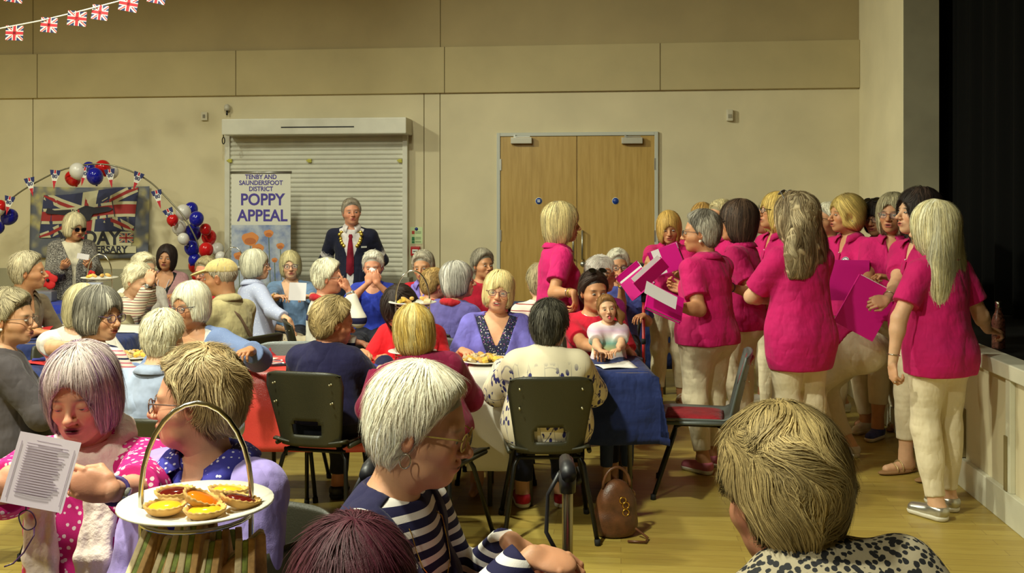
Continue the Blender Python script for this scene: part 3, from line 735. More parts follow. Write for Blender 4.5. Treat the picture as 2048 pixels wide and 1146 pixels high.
def badge(x=-.075, z=.30, r=.030):
    def f(i):
        P, n = on_cloth(i, x, z); mb = MB(); M = Matrix.Translation(P+n*.003)@Vector(n).to_track_quat('Z', 'Y').to_matrix().to_4x4()
        mb.lathe([(0, .004), (r, .0035), (r*1.02, .0)], 20, M); mb.cur = 1
        mb.lathe([(r*.74, .0048), (r*.82, .0052), (r*.9, .0048)], 20, M)
        for a in range(4): mb.box(-r*.12, r*.12, -r*.5+a*r*.27, -r*.36+a*r*.27, .0046, .0056, M@Matrix.Rotation(.6, 4, 'Z'))
        mb.box(-r*.42, r*.42, -.0015, .0015, .0046, .006, M@Matrix.Rotation(.6, 4, 'Z'))
        mb.obj('badge', [mat('badge_white', (225, 222, 228), .6), mat('badge_blue', (38, 44, 84), .6)], i['root'])
    return f
def buttons(n=3, x=0, z0=.39, dz=.035, c=(235, 225, 225), r=.006, over=False, name='button'):
    def f(i):
        for j in range(n):
            P, nn = on_cloth(i, x, z0-dz*j, over=over); mb = MB(); mb.lathe([(0, .004), (r*.8, .004), (r, .002), (r, 0)], 10, Matrix.Translation(P)@Vector(nn).to_track_quat('Z', 'Y').to_matrix().to_4x4()); mb.obj(name, mat('button_%d_%d_%d' % c, c, .35), i['root'])
    return f
def placket(m):
    def f(i):
        mb = MB(); pts = []
        for j in range(6):
            P, n = on_cloth(i, 0, .395-.026*j); pts.append(P+n*.002)
        R = i['Rt'][:, 0]*.014*i['k']; mb.add([p+R*sg for p in pts for sg in (-1, 1)], [(a*2, a*2+1, a*2+3, a*2+2) for a in range(5)], True); mb.obj('placket', m, i['root'], solid=.003)
    return f
def necklace(m, z=.33, r=.0016, pend=None, w=.062):
    def f(i):
        q = (i['top'] or {}).get('prims'); k = i['k']; pts = []
        for j in range(29):
            a = 2*pi*j/28; ff = (1+cos(a))/2; x = sin(a)*w*(1-.25*ff); zz = .455-(.455-z)*ff**1.2; y = -.045+.16*ff**.7
            P = i['T'](x, y, zz)
            body = [seg(i['nb'], i['nt'], i['nr']*1.06, k=.03), ell(i['T'](0, -.005, .30), (.148*k, .108*k, .155*k), i['Rt'], k=.05), seg(i['T'](-.15, -.01, .405), i['T'](.15, -.01, .405), .052*k, k=.05)]+([p for p in q] if q else [])
            for _ in range(6):
                fv = field(body, P[None])[0]; P = P-grad(body, P[None])[0]*(fv-r*1.3)
            pts.append(P)
        mb = MB(); mb.tube(pts, r, 5, closed=True); mb.obj('necklace', m, i['root'])
        if pend: mb = MB(); mb.sphere(pts[0], pend, 10); mb.obj('pendant', m, i['root'])
    return f
def earring(m, r=.006, drop=.0, hoop=False, sides=(-1, 1)):
    def f(i):
        for s in sides:
            p = i['Hd']((s*.082, -.002, -.043-drop)); mb = MB()
            if hoop: mb.tube([p+i['Rh']@np.array([0, cos(a)*r*1.3, sin(a)*r*1.7-r]) for a in np.linspace(0, 2*pi, 13)[:-1]], r*.2, 5, closed=True)
            else: mb.sphere(p, r, 8)
            mb.obj('earring', m, i['root'])
    return f
def watch(S, strap, face, dist=.022, r=.016, rs=.027):
    def f(i):
        Rm, w, hs = i['hM'][S]; ax = unit(i['el'][S]-w); c = w+ax*dist; up = unit(Rm[:, 2]-ax*(Rm[:, 2]@ax)); sd = np.cross(ax, up)
        mb = MB(); mb.tube([c+(up*cos(a)+sd*sin(a))*rs*i['k'] for a in np.linspace(0, 2*pi, 19)[:-1]], .0075, 6, closed=True, flat=.35)
        o = mb.obj('watch' if r > .008 else 'bracelet', [strap], i['root'])
        if r > .008:
            mb = MB(); M = Matrix.Translation(c+up*(rs*i['k']+.001))@Vector(up).to_track_quat('Z', 'Y').to_matrix().to_4x4(); mb.lathe([(0, .006), (r*.8, .006), (r, .004), (r, -.003)], 18, M); mb.obj('watch_face', [face], o)
    return f
def bangle(S, m, dist=.05, r=.0025, rs=.031):
    def f(i):
        Rm, w, hs = i['hM'][S]; ax = unit(i['el'][S]-w); c = w+ax*dist; up = unit(Rm[:, 2]-ax*(Rm[:, 2]@ax)); sd = np.cross(ax, up)
        mb = MB(); mb.tube([c+(up*cos(a)+sd*sin(a))*rs*i['k'] for a in np.linspace(0, 2*pi, 19)[:-1]], r, 6, closed=True); mb.obj('bracelet', [m], i['root'])
    return f
def ring(S, m, fin=2):
    def f(i):
        Rm, w, hs = i['hM'][S]; sg = -1 if S == 'R' else 1; x = (.029, .010, -.010, -.028)[fin]*sg
        mb = MB(); c = w+Rm@(np.array([x, .094, -.004])*hs); mb.tube([c+Rm@np.array([cos(a)*.0098, 0, sin(a)*.0098]) for a in np.linspace(0, 2*pi, 13)[:-1]], .0016, 5, closed=True); mb.obj('ring', [m], i['root'])
    return f
# ------------------------------------------------------------------ the hall
def wallpt(px, py, v=VB):                            # photo point -> (u, z) on a plane parallel to the far wall
    x = (px-1024)/FPX; D = v/(x*sin(ALPHA)+cos(ALPHA)); return D*(x*cos(ALPHA)-sin(ALPHA)), CAMH-(py-HORIZ)/FPX*D
def room(mb, name, m, parent=None, **kw):
    o = mb.obj(name, m, parent, **kw)
    if parent is None: o.rotation_euler = (0, 0, ROOMROT)
    return o
def struct(mb, name, m, **kw): return tag(room(mb, name, m, **kw), kind='structure')
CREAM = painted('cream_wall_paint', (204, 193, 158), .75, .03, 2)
UPPER = painted('upper_wall_shaded_cream', (166, 150, 110), .8, .03, 2)  # darker cream: the fall-off of light up the wall put into colour
WHITEP = painted('white_gloss_paint', (206, 204, 182), .4, .03, 6)
GREYP = painted('grey_dado_paint', (150, 145, 120), .6, .04, 3)
def _floor(t):
    v = t.coord(); b = t.add('ShaderNodeTexBrick'); t.link(v, b.inputs['Vector'])
    b.inputs['Scale'].default_value = 1; b.inputs['Brick Width'].default_value = .9; b.inputs['Row Height'].default_value = .075; b.inputs['Mortar Size'].default_value = .0012; b.offset = .37
    b.inputs['Color1'].default_value = srgb(186, 164, 80); b.inputs['Color2'].default_value = srgb(158, 132, 56); b.inputs['Mortar'].default_value = srgb(104, 76, 40)
    g = t.noise(t.coord(scale=(1.5, 40, 1)), 3, 4); t.col(t.mix(.35, b.outputs[0], t.ramp(g, [(.3, srgb(120, 96, 42)), (.7, srgb(180, 160, 86))])))
    n = t.noise(t.coord(), 2.5, 5); t.link(t.ramp(n, [(.3, (.28,)*3+(1,)), (.75, (.5,)*3+(1,))]), t.b.inputs['Roughness'])
struct(MB().box(UL, 6.5, VN, VB+.3, -.1, 0), 'floor', mat('strip_wood_floor', None, .35, build=_floor))
Z1, Z2 = 2.84, 3.33
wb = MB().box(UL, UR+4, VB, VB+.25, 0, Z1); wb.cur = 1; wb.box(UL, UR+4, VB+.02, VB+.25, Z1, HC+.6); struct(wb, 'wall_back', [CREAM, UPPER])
struct(MB().box(UL, UR, VB-.035, VB+.02, Z1, Z2), 'trim_1', painted('band_shaded_cream', (180, 166, 124), .8, .03, 2), bevel=.006)  # band colour darkened too, carrying the dimmer light at this height
d = MB()
for a, b in ((UL, wallpt(993, 400)[0]), (wallpt(1318, 400)[0], UR)): d.box(a, b, VB-.012, VB, 0, .94)
struct(d, 'trim_2', GREYP)
SEAM = mat('seam_shadow_gap', (96, 82, 46), .9)
d = MB()
for px, z0, z1, off in ((66, .94, Z1, 0), (880, .94, Z1, 0), (848, .94, Z1, 0), (78, Z1, Z2, .035), (474, Z1, Z2, .035), (890, Z1, Z2, .035), (1320, Z1, Z2, .035), (64, Z2, HC, -.02), (880, Z2, HC, -.02)):
    u = wallpt(px, 400)[0]; d.box(u-.004, u+.004, VB-off-.0015, VB-off+.004, z0, z1)
struct(d, 'trim_3', SEAM)
struct(MB().box(UL-.2, UL, VN, VB+.2, 0, HC+.6), 'wall_left', CREAM)
struct(MB().box(UL, 7, VN-.2, VN, 0, HC+.6), 'wall_near', CREAM)
struct(MB().box(UL-.2, 7, VN-.2, VB+.3, HC, HC+.15), 'ceiling', painted('ceiling_paint', (190, 178, 140), .9))
# proscenium wall with its reveal, the stage opening runs along the right side
VP0 = 8.95
struct(MB().box(UR, UR+.30, VP0, VB+.02, 0, HC+.3), 'wall_right', CREAM, bevel=.01)
struct(MB().box(6.3, 6.5, VN, VB+.2, 0, HC+.3), 'wall_stage_end', mat('black_stage_wall', (14, 14, 14), .9))
struct(MB().box(UR+.004, UR+.298, VP0-.006, VP0+.01, 0, HC-.01), 'trim_shade_face', painted('proscenium_shade_grey', (138, 132, 108), .7))  # thin added panel, its greyer colour stands in for shade on this face
# stage
US = 1.96; ZS = .82
st = MB().box(US+.03, 6.3, -2.5, VP0+.6, 0, ZS-.03); st.cur = 1; st.box(US+.10, 6.3, -2.5, VP0+.6, ZS-.03, ZS)
struct(st, 'stage_platform', [CREAM, mat('black_stage_floor', (20, 20, 20), .38)])
fr = MB(); fr.box(US-.01, US+.13, -2.5, VP0+.1, ZS-.075, ZS+.004); struct(fr, 'trim_4', WHITEP, bevel=.006)
fr = MB(); fr.box(US-.004, US+.03, -2.5, VP0+.1, 0, .165); struct(fr, 'baseboard_stage', WHITEP, bevel=.004)
fr = MB(); v = -2.0
while v < VP0: fr.box(US+.002, US+.03, v, v+.06, .165, ZS-.075); v += 1.22
struct(fr, 'trim_5', WHITEP, bevel=.003)
fr = MB(); 
for v in (4.9, 5.35, 6.05, 6.4): fr.box(US-.006, US+.03, v, v+.035, .17, .45)
struct(fr, 'trim_6', painted('stage_slot_paint', (120, 106, 66), .7), bevel=.002)
# black curtain drawn along the stage front
cu = MB(); rr = random.Random(3); ph = [rr.uniform(0, 6) for _ in range(6)]
def curt(a, b):
    v = 1.2+a*(9.6-1.2); z = ZS+.01+b*(HC-ZS-.02)
    w_ = .055*sin(v*22+ph[0]+.6*sin(v*5))+.03*sin(v*41+ph[1])+.02*sin(v*9+ph[2]); w_ *= .8+.2*cos(b*2+v)
    return (2.86+w_, v, z)
cu.sheet(curt, 420, 6)
tag(room(cu, 'stage_curtain', mat('black_velvet', (9, 9, 8), .95, spec=.1), solid=.01), 'tall black pleated curtain drawn across the stage opening', 'curtain')
# double door
u0, zt = wallpt(1001, 272); u1, _ = wallpt(1309, 272); um = (u0+u1)/2; zt = wallpt(1154, 272)[1]
fr = MB(); w_ = .038
fr.box(u0-w_, u0, VB-.03, VB+.02, 0, zt+w_); fr.box(u1, u1+w_, VB-.03, VB+.02, 0, zt+w_); fr.box(u0, u1, VB-.03, VB+.02, zt, zt+w_); struct(fr, 'trim_7', mat('door_frame_grey', (182, 184, 172), .4), bevel=.004)
def _dwood(t):
    n = t.noise(t.coord(scale=(9, 9, .7)), 4, 5, .6); w2 = t.noise(t.coord(scale=(60, 60, 1.5)), 3, 3)
    c = t.ramp(n, [(.25, srgb(160, 128, 62)), (.5, srgb(178, 146, 76)), (.75, srgb(190, 158, 90))]); t.col(t.mix(t.math('MULTIPLY', w2, .35), c, srgb(150, 112, 50)))
DW = mat('oak_veneer', None, .38, build=_dwood)
AL = mat('brushed_steel', (168, 168, 160), .35, metal=.9); BLUE = mat('safety_blue', (24, 60, 140), .4); SW = mat('sign_white', (220, 222, 214), .5)
for j, (a, b) in enumerate(((u0, um-.002), (um+.002, u1))):
    d = struct(MB().box(a+.003, b, VB-.022, VB+.01, .008, zt-.004), 'door_%d' % (j+1), DW, bevel=.002)
    hx = (um-.035, um+.06)[j]; zz0, zz1 = wallpt(1154, 522)[1], wallpt(1154, 458)[1]
    mb = MB(); mb.tube([(hx, VB-.025, zz0+.02), (hx, VB-.075, zz0+.02), (hx, VB-.075, zz1-.02), (hx, VB-.025, zz1-.02)], .011, 8); mb.obj('pull_handle', AL, d)
    mb = MB()
    for z in (zt-.3, zt-1.05, .3): mb.box((u0-.006, u1-.004)[j], (u0+.012, u1+.012)[j], VB-.032, VB-.01, z-.06, z+.06)
    mb.obj('hinge', AL, d)
    cx, cz = wallpt((1078, 1231)[j], 402)
    mb = MB(); M = Matrix.Translation((cx, VB-.022, cz))@Matrix.Rotation(pi/2, 4, 'X'); mb.lathe([(0, .003), (.037, .003), (.037, 0)], 26, M); mb.cur = 1; mb.lathe([(0, .0045), (.033, .0045), (.033, .002)], 26, M)
    if j == 0:
        mb.cur = 0
        for dz in (-.013, -.002, .009): mb.box(cx-.015, cx+.015, VB-.0285, VB-.026, cz+dz, cz+dz+.006)
    mb.obj('round_sign', [SW, BLUE], d)
    ca, cb = ((1023, 1065), (1243, 1285))[j]; a1, za = wallpt(ca, 276); b1, zb = wallpt(cb, 288)
    mb = MB(); mb.box(a1, b1, VB-.085, VB-.022, zb, za, bev=.006); cl = mb.obj('door_closer', mat('closer_silver', (176, 172, 156), .4, metal=.3), d)
    mb = MB(); mb.box(a1+.05, b1-.02, VB-.075, VB-.06, za+.004, za+.014); mb.box(a1+.03, a1+.05, VB-.075, VB-.03, za, za+.03); mb.obj('closer_arm', AL, cl)
mb = MB(); cx, cz = wallpt(1166, 528); mb.lathe([(0, .012), (.028, .010), (.03, 0)], 18, Matrix.Translation((cx, VB-.022, cz))@Matrix.Rotation(pi/2, 4, 'X')); mb.obj('lock', AL, bpy.data.objects['door_2'])
# roller shutter over the servery
def wu(px, py=400, v=VB): return wallpt(px, py, v)[0]
su0, su1 = wu(465), wu(808); vb = VB-.32; bt = wallpt(630, 236, vb)[1]; bb = wallpt(630, 268, vb)[1]
sh = empty('roller_shutter', RM(0, VB, 0), ROOMROT, 'closed white roller shutter over the servery hatch', 'shutter')
sh.location = (0, 0, 0)
SHW = painted('shutter_white', (206, 204, 188), .45, .02, 8)
m = MB(); v0 = VB-.05
prof = []; z = .88
while z < bb+.1:
    for a, b in ((0, 0), (.006, .006), (.018, .014), (.032, .014), (.044, .006)): prof.append((z+a, b))
    z += .05
for (za, da), (zb, db) in zip(prof[:-1], prof[1:]): m.add([(su0, v0-da, za), (su1, v0-da, za), (su1, v0-db, zb), (su0, v0-db, zb)], [(0, 1, 2, 3)])
m.obj('slat_curtain', SHW, sh)
m = MB(); m.box(wu(443, v=vb), wu(812, v=vb), vb, VB, bb, bt, bev=.012); bx = m.obj('shutter_box', SHW, sh)
a, b = wu(562, v=vb), wu(708, v=vb); z = wallpt(640, 254, vb)[1]
MB().box(a, b, vb-.004, vb+.002, z-.006, z+.006).obj('black_strip', mat('black_tape', (18, 18, 20), .6), bx)
for a, b in ((455, 465), (808, 818)): MB().box(wu(a), wu(b), VB-.085, VB, .5, bb+.02, bev=.006).obj('side_guide', SHW, sh)
MB().box(su0-.1, su1+.1, VB-.20, VB, .82, .88, bev=.008).obj('counter', mat('counter_grey', (140, 136, 120), .4), sh)
m = MB(); cx, cz = wallpt(447, 270, vb+.02); m.tube([(cx, vb+.02, cz+.05), (cx, vb+.02, cz-.02)], .005, 6)
m.tube([(cx+.014*cos(t), vb+.02, cz-.06+.035*sin(t)) for t in np.linspace(0, 6.28, 15)[:-1]], .006, 6, closed=True); m.obj('pull_hook', mat('dark_metal', (40, 38, 34), .4, metal=.6), sh)
TAPE = mat('yellow_tape', (186, 180, 70), .6)
for px in (466, 624, 804):
    cx, cz = wallpt(px, 322); m = MB(); m.box(cx-.02, cx+.02, VB-.092, VB-.066, cz-.02, cz+.018, bev=.003); m.box(cx-.035, cx+.012, VB-.095, VB-.09, cz-.006, cz+.008); m.obj('yellow_tape', TAPE, sh)
# small wall fittings
def fitting(name, px, py, build, m, label, cat):
    u, z = wallpt(px, py); mb = MB(); build(mb); o = mb.obj(name, m); p = RM(u, VB, z); o.location = p; o.rotation_euler = (0, 0, ROOMROT); return tag(o, label, cat)
def _sw(mb): mb.box(-.035, .035, -.028, 0, -.045, .045, bev=.006); mb.cur = 1; mb.box(-.014, .014, -.032, -.027, -.02, .02, bev=.003)
fitting('junction_box', 410, 233, _sw, [painted('box_white', (196, 190, 166), .5), mat('box_grey', (120, 114, 96), .5)], 'small square white box on the wall left of the shutter', 'switch')
def _cam(mb): mb.lathe([(.012, -.03), (.03, -.03), (.034, 0), (.026, .03), (0, .042)], 16, Matrix.Translation((0, -.04, .02))); mb.box(-.02, .02, -.03, 0, -.01, .03, bev=.004); mb.cur = 1; mb.tube([(0, -.04, -.015), (0, -.045, -.06)], [.012, .010], 10)
fitting('security_camera', 457, 220, _cam, [mat('cam_white', (190, 186, 170), .4), mat('cam_dark', (30, 30, 30), .4)], 'small camera fixed above the left end of the shutter box', 'camera')
def _pir(mb): mb.box(-.034, .034, -.045, 0, -.06, .06, bev=.014); mb.cur = 1; mb.box(-.02, .02, -.05, -.04, -.03, .01, bev=.004)
fitting('motion_sensor', 1459, 231, _pir, [painted('sensor_white', (190, 184, 160), .5), mat('sensor_grey', (150, 144, 124), .4)], 'white motion sensor on the wall right of the double door', 'sensor')
def _fn(mb):
    mb.box(-.065, .065, -.004, 0, -.09, .09); mb.cur = 1; mb.box(-.05, -.02, -.006, -.003, -.055, -.015); mb.box(-.05, -.02, -.006, -.003, -.012+-.07, -.06); mb.cur = 2; mb.box(-.05, -.02, -.006, -.003, .015, .05)
    mb.cur = 3; mb.lathe([(0, .003), (.018, .003), (.018, 0)], 16, Matrix.Translation((0, -.004, .07))@Matrix.Rotation(pi/2, 4, 'X')); mb.cur = 4
    for z in (.04, .03, .02, -.02, -.03, -.04, -.065, -.075): mb.box(-.012, .05, -.0055, -.003, z, z+.004)
fitting('fire_action_notice', 833, 471, _fn, [mat('notice_green_white', (196, 214, 160), .5), mat('notice_green', (40, 120, 70), .5), mat('notice_red', (180, 60, 40), .5), mat('notice_blue', (30, 50, 120), .5), mat('notice_text', (90, 110, 80), .5)], 'pale green fire action notice right of the shutter', 'sign')
def _cp(mb): mb.box(-.05, .05, -.05, 0, -.05, .05, bev=.01); mb.cur = 1; mb.box(-.03, .03, -.053, -.048, -.025, .02); mb.cur = 2; mb.box(-.022, .02, -.055, -.052, -.006, .002)
fitting('fire_call_point', 832, 502, _cp, [mat('alarm_red', (176, 30, 34), .4), SW, mat('ink_dark', (40, 36, 36), .5)], 'red fire alarm call point below the fire notice', 'alarm')
# ------------------------------------------------------------------ union flags, bunting, banners, balloons
FB = mat('flag_blue', (28, 38, 96), .7); FW = mat('flag_white', (222, 220, 210), .7); FR = mat('flag_red', (186, 30, 44), .7)
def clip_rect(poly, w_, h_):
    for ax, sg, lim in ((0, 1, w_/2), (0, -1, w_/2), (1, 1, h_/2), (1, -1, h_/2)):
        out = []
        for a, b in zip(poly, poly[1:]+poly[:1]):
            ia, ib = a[ax]*sg <= lim, b[ax]*sg <= lim
            if ia: out.append(a)
            if ia != ib:
                t = (lim*sg-a[ax])/(b[ax]-a[ax]); out.append((a[0]+t*(b[0]-a[0]), a[1]+t*(b[1]-a[1])))
        poly = out
        if len(poly) < 3: return []
    return poly
def union(mb, w_, h_, M=None, e=.0012, warp=None):      # materials 0 blue 1 white 2 red
    def band(p0, p1, hw, cur, lay, shift=0):
        dx, dy = p1[0]-p0[0], p1[1]-p0[1]; L = sqrt(dx*dx+dy*dy); nx, ny = -dy/L, dx/L
        q = clip_rect([(p0[0]+nx*(hw+shift), p0[1]+ny*(hw+shift)), (p1[0]+nx*(hw+shift), p1[1]+ny*(hw+shift)), (p1[0]-nx*(hw-shift), p1[1]-ny*(hw-shift)), (p0[0]-nx*(hw-shift), p0[1]-ny*(hw-shift))], w_, h_)
        if len(q) > 2:
            for sd in ((-1,) if warp else (-1, 1)):
                mb.cur = cur; mb.add([((warp(x, z) if warp else (x, 0, z))[0], (warp(x, z)[1] if warp else 0)+sd*e*lay, (warp(x, z)[2] if warp else z)) for x, z in q], [list(range(len(q)))], False, M)
    X, Y = w_/2, h_/2; mb.cur = 0
    band((-X, 0), (X, 0), h_, 0, .5)
    for s in (-1, 1): band((-X*1.2, -Y*1.2*s), (X*1.2, Y*1.2*s), h_*.10, 1, 1)
    for s in (-1, 1):
        band((0, 0), (X*1.2, Y*1.2*s), h_*.034, 2, 1.6, -s*h_*.03); band((0, 0), (-X*1.2, Y*1.2*s), h_*.034, 2, 1.6, -s*h_*.03)
    band((-X, 0), (X, 0), h_*.165, 1, 2.2); band((0, -Y), (0, Y), h_*.165, 1, 2.2); band((-X, 0), (X, 0), h_*.10, 2, 2.8); band((0, -Y), (0, Y), h_*.10, 2, 2.8)
st = empty('bunting_string', (0, 0, 0), 0, 'string of rectangular union flags hanging at top left', 'bunting')
sp = [(-60, 72), (0, 57), (78, 42), (154, 24), (235, 3), (330, -26)]
st.location = W(120, 30, 250); L0 = st.location.copy()
mb = MB(); mb.tube([W(x, y, 250)-L0 for x, y in sp], .006, 6, flat=.5); mb.obj('string', FW, st)
for x, y, a in ((29, 66, -3), (98, 50, -6), (154, 37, -5), (200, 25, -9), (257, 8, -10), (314, -8, -12)):
    mb = MB(); union(mb, .148, .118, Matrix.Rotation(radians(-a), 4, 'Y'), e=.0007); f_ = mb.obj('union_flag', [FB, FW, FR], st); f_.location = W(x, y, 250)-L0; f_.rotation_euler = (0, 0, radians(rnd.uniform(-15, 15)))
s2 = empty('bunting_string', W(30, -10, 250), 0, 'flag bunting just entering at the top left edge of the photo', 'bunting'); L1 = s2.location.copy()
mb = MB(); mb.tube([W(-80, 4, 250)-L1, W(30, -20, 250)-L1, W(140, -50, 250)-L1], .006, 6, flat=.5); mb.obj('string', FW, s2)
mb = MB(); union(mb, .148, .118, Matrix.Rotation(.15, 4, 'Y'), e=.0007); f_ = mb.obj('union_flag', [FB, FW, FR], s2); f_.location = W(28, -10, 250)-L1
# big printed banner on the wall
vv = VB-.05; ba, bz1 = wallpt(60, 373, vv); bb_, bz0 = wallpt(298, 516, vv); bw, bh = bb_-ba, bz1-bz0; bc = RM((ba+bb_)/2, vv, (bz0+bz1)/2)
bn = empty('printed_banner', bc, ROOMROT, 'printed flag banner with aircraft reading VE DAY ANNIVERSARY on the wall', 'banner')
def _bn(t):
    v = t.coord(); n = t.noise(v, 3.2, 5, .6); vo = t.voro(v, 9, 'SMOOTH_F1')
    c = t.ramp(n, [(.30, srgb(72, 80, 106)), (.42, srgb(140, 138, 122)), (.55, srgb(176, 166, 112)), (.72, srgb(200, 190, 140))]); t.col(t.mix(t.ramp(vo.outputs[0], [(.2, (0, 0, 0, 1)), (.5, (1, 1, 1, 1))]), c, srgb(96, 100, 112)))
wv_ = lambda x, z: .012*sin(x*9+z*4)+.006*sin(x*23)
mb = MB(); mb.sheet(lambda a, b: ((a-.5)*bw, wv_((a-.5)*bw, (b-.5)*bh), (b-.5)*bh+.012*sin(a*pi)*(-1)), 30, 14); mb.obj('banner_cloth', mat('banner_print', None, .75, build=_bn), bn, solid=.003)
PRN = [mat('print_navy', (52, 56, 90), .75), mat('print_cream', (200, 194, 160), .75), mat('print_red', (160, 48, 50), .75), mat('print_dark', (44, 44, 56), .75)]
fw, fh = bw*.80, bh*.60
def fwp(x, z): q = x+z*.10; zz = z+.03*sin(x*4)+x*.03; return (q, wv_(q, zz)-.010, zz)
mb = MB(); mb.cur = 0
def un2(mb):
    def bd(p0, p1, h0, h1, cur, lay):
        n = 10; vs = []
        dx, dy = p1[0]-p0[0], p1[1]-p0[1]; L = sqrt(dx*dx+dy*dy); nx, ny = -dy/L, dx/L
        for i in range(n+1):
            t = i/n; hh = h0+(h1-h0)*t
            for s in (1, -1):
                x, z = p0[0]+dx*t+nx*hh*s, p0[1]+dy*t+ny*hh*s; x = max(-fw/2, min(fw/2, x)); z = max(-fh/2, min(fh/2, z)); q = fwp(x, z); vs.append((q[0], q[1]-.0015*lay, q[2]+bh*.13))
        mb.cur = cur; mb.add(vs, [(2*i, 2*i+1, 2*i+3, 2*i+2) for i in range(n)], True)
    X, Y = fw/2, fh/2
    bd((-X, 0), (X, 0), Y, Y, 0, 0)
    for s in (1, -1):
        bd((-X, -Y*s), (X, Y*s), .05, .05, 1, 1); bd((-X, -Y*s), (X, Y*s), .018, .018, 2, 2)
    bd((-X, 0), (X, 0), .085, .085, 1, 3); bd((0, -Y), (0, Y), .085, .085, 1, 3); bd((-X, 0), (X, 0), .052, .052, 2, 4); bd((0, -Y), (0, Y), .052, .052, 2, 4)
un2(mb); mb.obj('printed_flag', PRN, bn)
mb = MB(); mb.cur = 3; pl = [(-.42, .10), (-.40, .16), (-.33, .13), (-.10, .145), (-.02, .185), (.06, .165), (.20, .17), (.25, .15), (.21, .12), (.06, .09), (-.12, .06), (-.30, .085), (-.38, .09)]
mb.poly([(x*bw*.85/1.0, z*bh/.8) for x, z in pl], .002, Matrix.Translation((0, -.028, 0))); mb.poly([(x*bw*.85, z*bh/.8) for x, z in [(-.08, .09), (.06, .11), (.02, .02), (-.14, -.03), (-.18, -.01)]], .002, Matrix.Translation((0, -.03, 0)))
mb.poly([(x*bw*.85, z*bh/.8) for x, z in [(.235, .24), (.245, .24), (.27, .06), (.262, .06)]], .002, Matrix.Translation((0, -.03, 0))); mb.obj('printed_aircraft', PRN, bn)
mb = MB(); mb.cur = 1; mb.box(-bw*.13, bw*.36, -.020, -.018, -bh*.33, -bh*.135); mb.box(-bw*.20, bw*.40, -.020, -.018, -bh*.43, -bh*.335); mb.obj('text_panel', [PRN[0], PRN[1], PRN[2]], bn)
text('lettering', 'VE', .20, PRN[3], bn, (-bw*.17, -.024, -bh*.23), bold=.006); text('lettering', 'DAY', .21, PRN[3], bn, (bw*.115, -.024, -bh*.23), bold=.006)
text('lettering', '80th ANNIVERSARY', .105, PRN[3], bn, (bw*.0, -.024, -bh*.385), bold=.003)
text('lettering', 'VE', .07, PRN[1], bn, (-bw*.11, -.034, bh*.145), bold=.002)
mb = MB(); mb.cur = 2; mb.poly([((.035 if i % 2 else .016)*sin(i*pi/5+pi), (.035 if i % 2 else .016)*-cos(i*pi/5+pi)) for i in range(10)], .002, Matrix.Translation((-bw*.045, -.024, -bh*.23))); mb.obj('printed_star', PRN, bn)
mb = MB(); union(mb, .16, .10, Matrix.Translation((bw*.32, -.024, -bh*.22))); mb.obj('small_printed_flag', [PRN[0], PRN[1], PRN[2]], bn)
# roll-up banner in front of the shutter
rs = 197.; rc = W(522, 600, rs); rt = W(522, 345, rs).z
rb = empty('roll_up_banner', (rc.x, rc.y, 0), radians(-3), 'white roll-up banner reading POPPY APPEAL with orange poppies', 'banner')
rw = .61
def _pp(t):
    v = t.coord(); n = t.noise(v, 5, 5, .6); sep = t.add('ShaderNodeSeparateXYZ'); t.link(v, sep.inputs[0])
    sky = t.ramp(n, [(.35, srgb(104, 122, 164)), (.6, srgb(176, 182, 190))]); gr = t.ramp(t.noise(t.coord(scale=(14, 1, 3)), 4, 4), [(.4, srgb(106, 112, 80)), (.6, srgb(166, 160, 120))])
    t.col(t.mix(t.ramp(t.math('ADD', sep.outputs[2], t.math('MULTIPLY', n, .25)), [(1.12, (1, 1, 1, 1)), (1.22, (0, 0, 0, 1))] if False else [(.9, (1, 1, 1, 1)), (1.0, (0, 0, 0, 1))]), sky, gr))
zp_ = W(0, 450, rs).z
mb = MB(); mb.box(-rw/2, rw/2, -.002, .002, zp_, rt-.01); mb.cur = 1; mb.box(-rw/2, rw/2, -.002, .002, .08, zp_); mb.obj('printed_sheet', [mat('banner_white', (206, 204, 188), .55), mat('poppy_field_print', None, .6, build=_pp)], rb)
mb = MB(); mb.tube([(-rw/2-.01, 0, rt), (rw/2+.01, 0, rt)], .014, 8); mb.obj('top_rail', AL, rb)
mb = MB(); mb.box(-rw/2-.02, rw/2+.02, -.08, .08, 0, .085, bev=.02); mb.obj('base', AL, rb); mb = MB(); mb.tube([(0, .03, .05), (0, .02, rt)], .01, 8); mb.obj('pole', AL, rb)
LP = mat('purple_ink', (66, 52, 140), .6)
for tx, py, sz in (('TENBY AND', 354, .064), ('SAUNDERSFOOT', 366, .064), ('DISTRICT', 378, .064), ('POPPY', 400, .165), ('APPEAL', 432, .165)): text('lettering', tx, sz, LP, rb, (0.015 if sz > .1 else 0, -.004, W(0, py, rs).z), bold=.0035 if sz > .1 else .0012, sx=.93 if sz > .1 else .92)
OP = mat('poppy_orange', (206, 130, 66), .6); OD = mat('poppy_shadow', (176, 100, 50), .6); GS = mat('stem_green', (92, 104, 66), .6)
mb = MB()
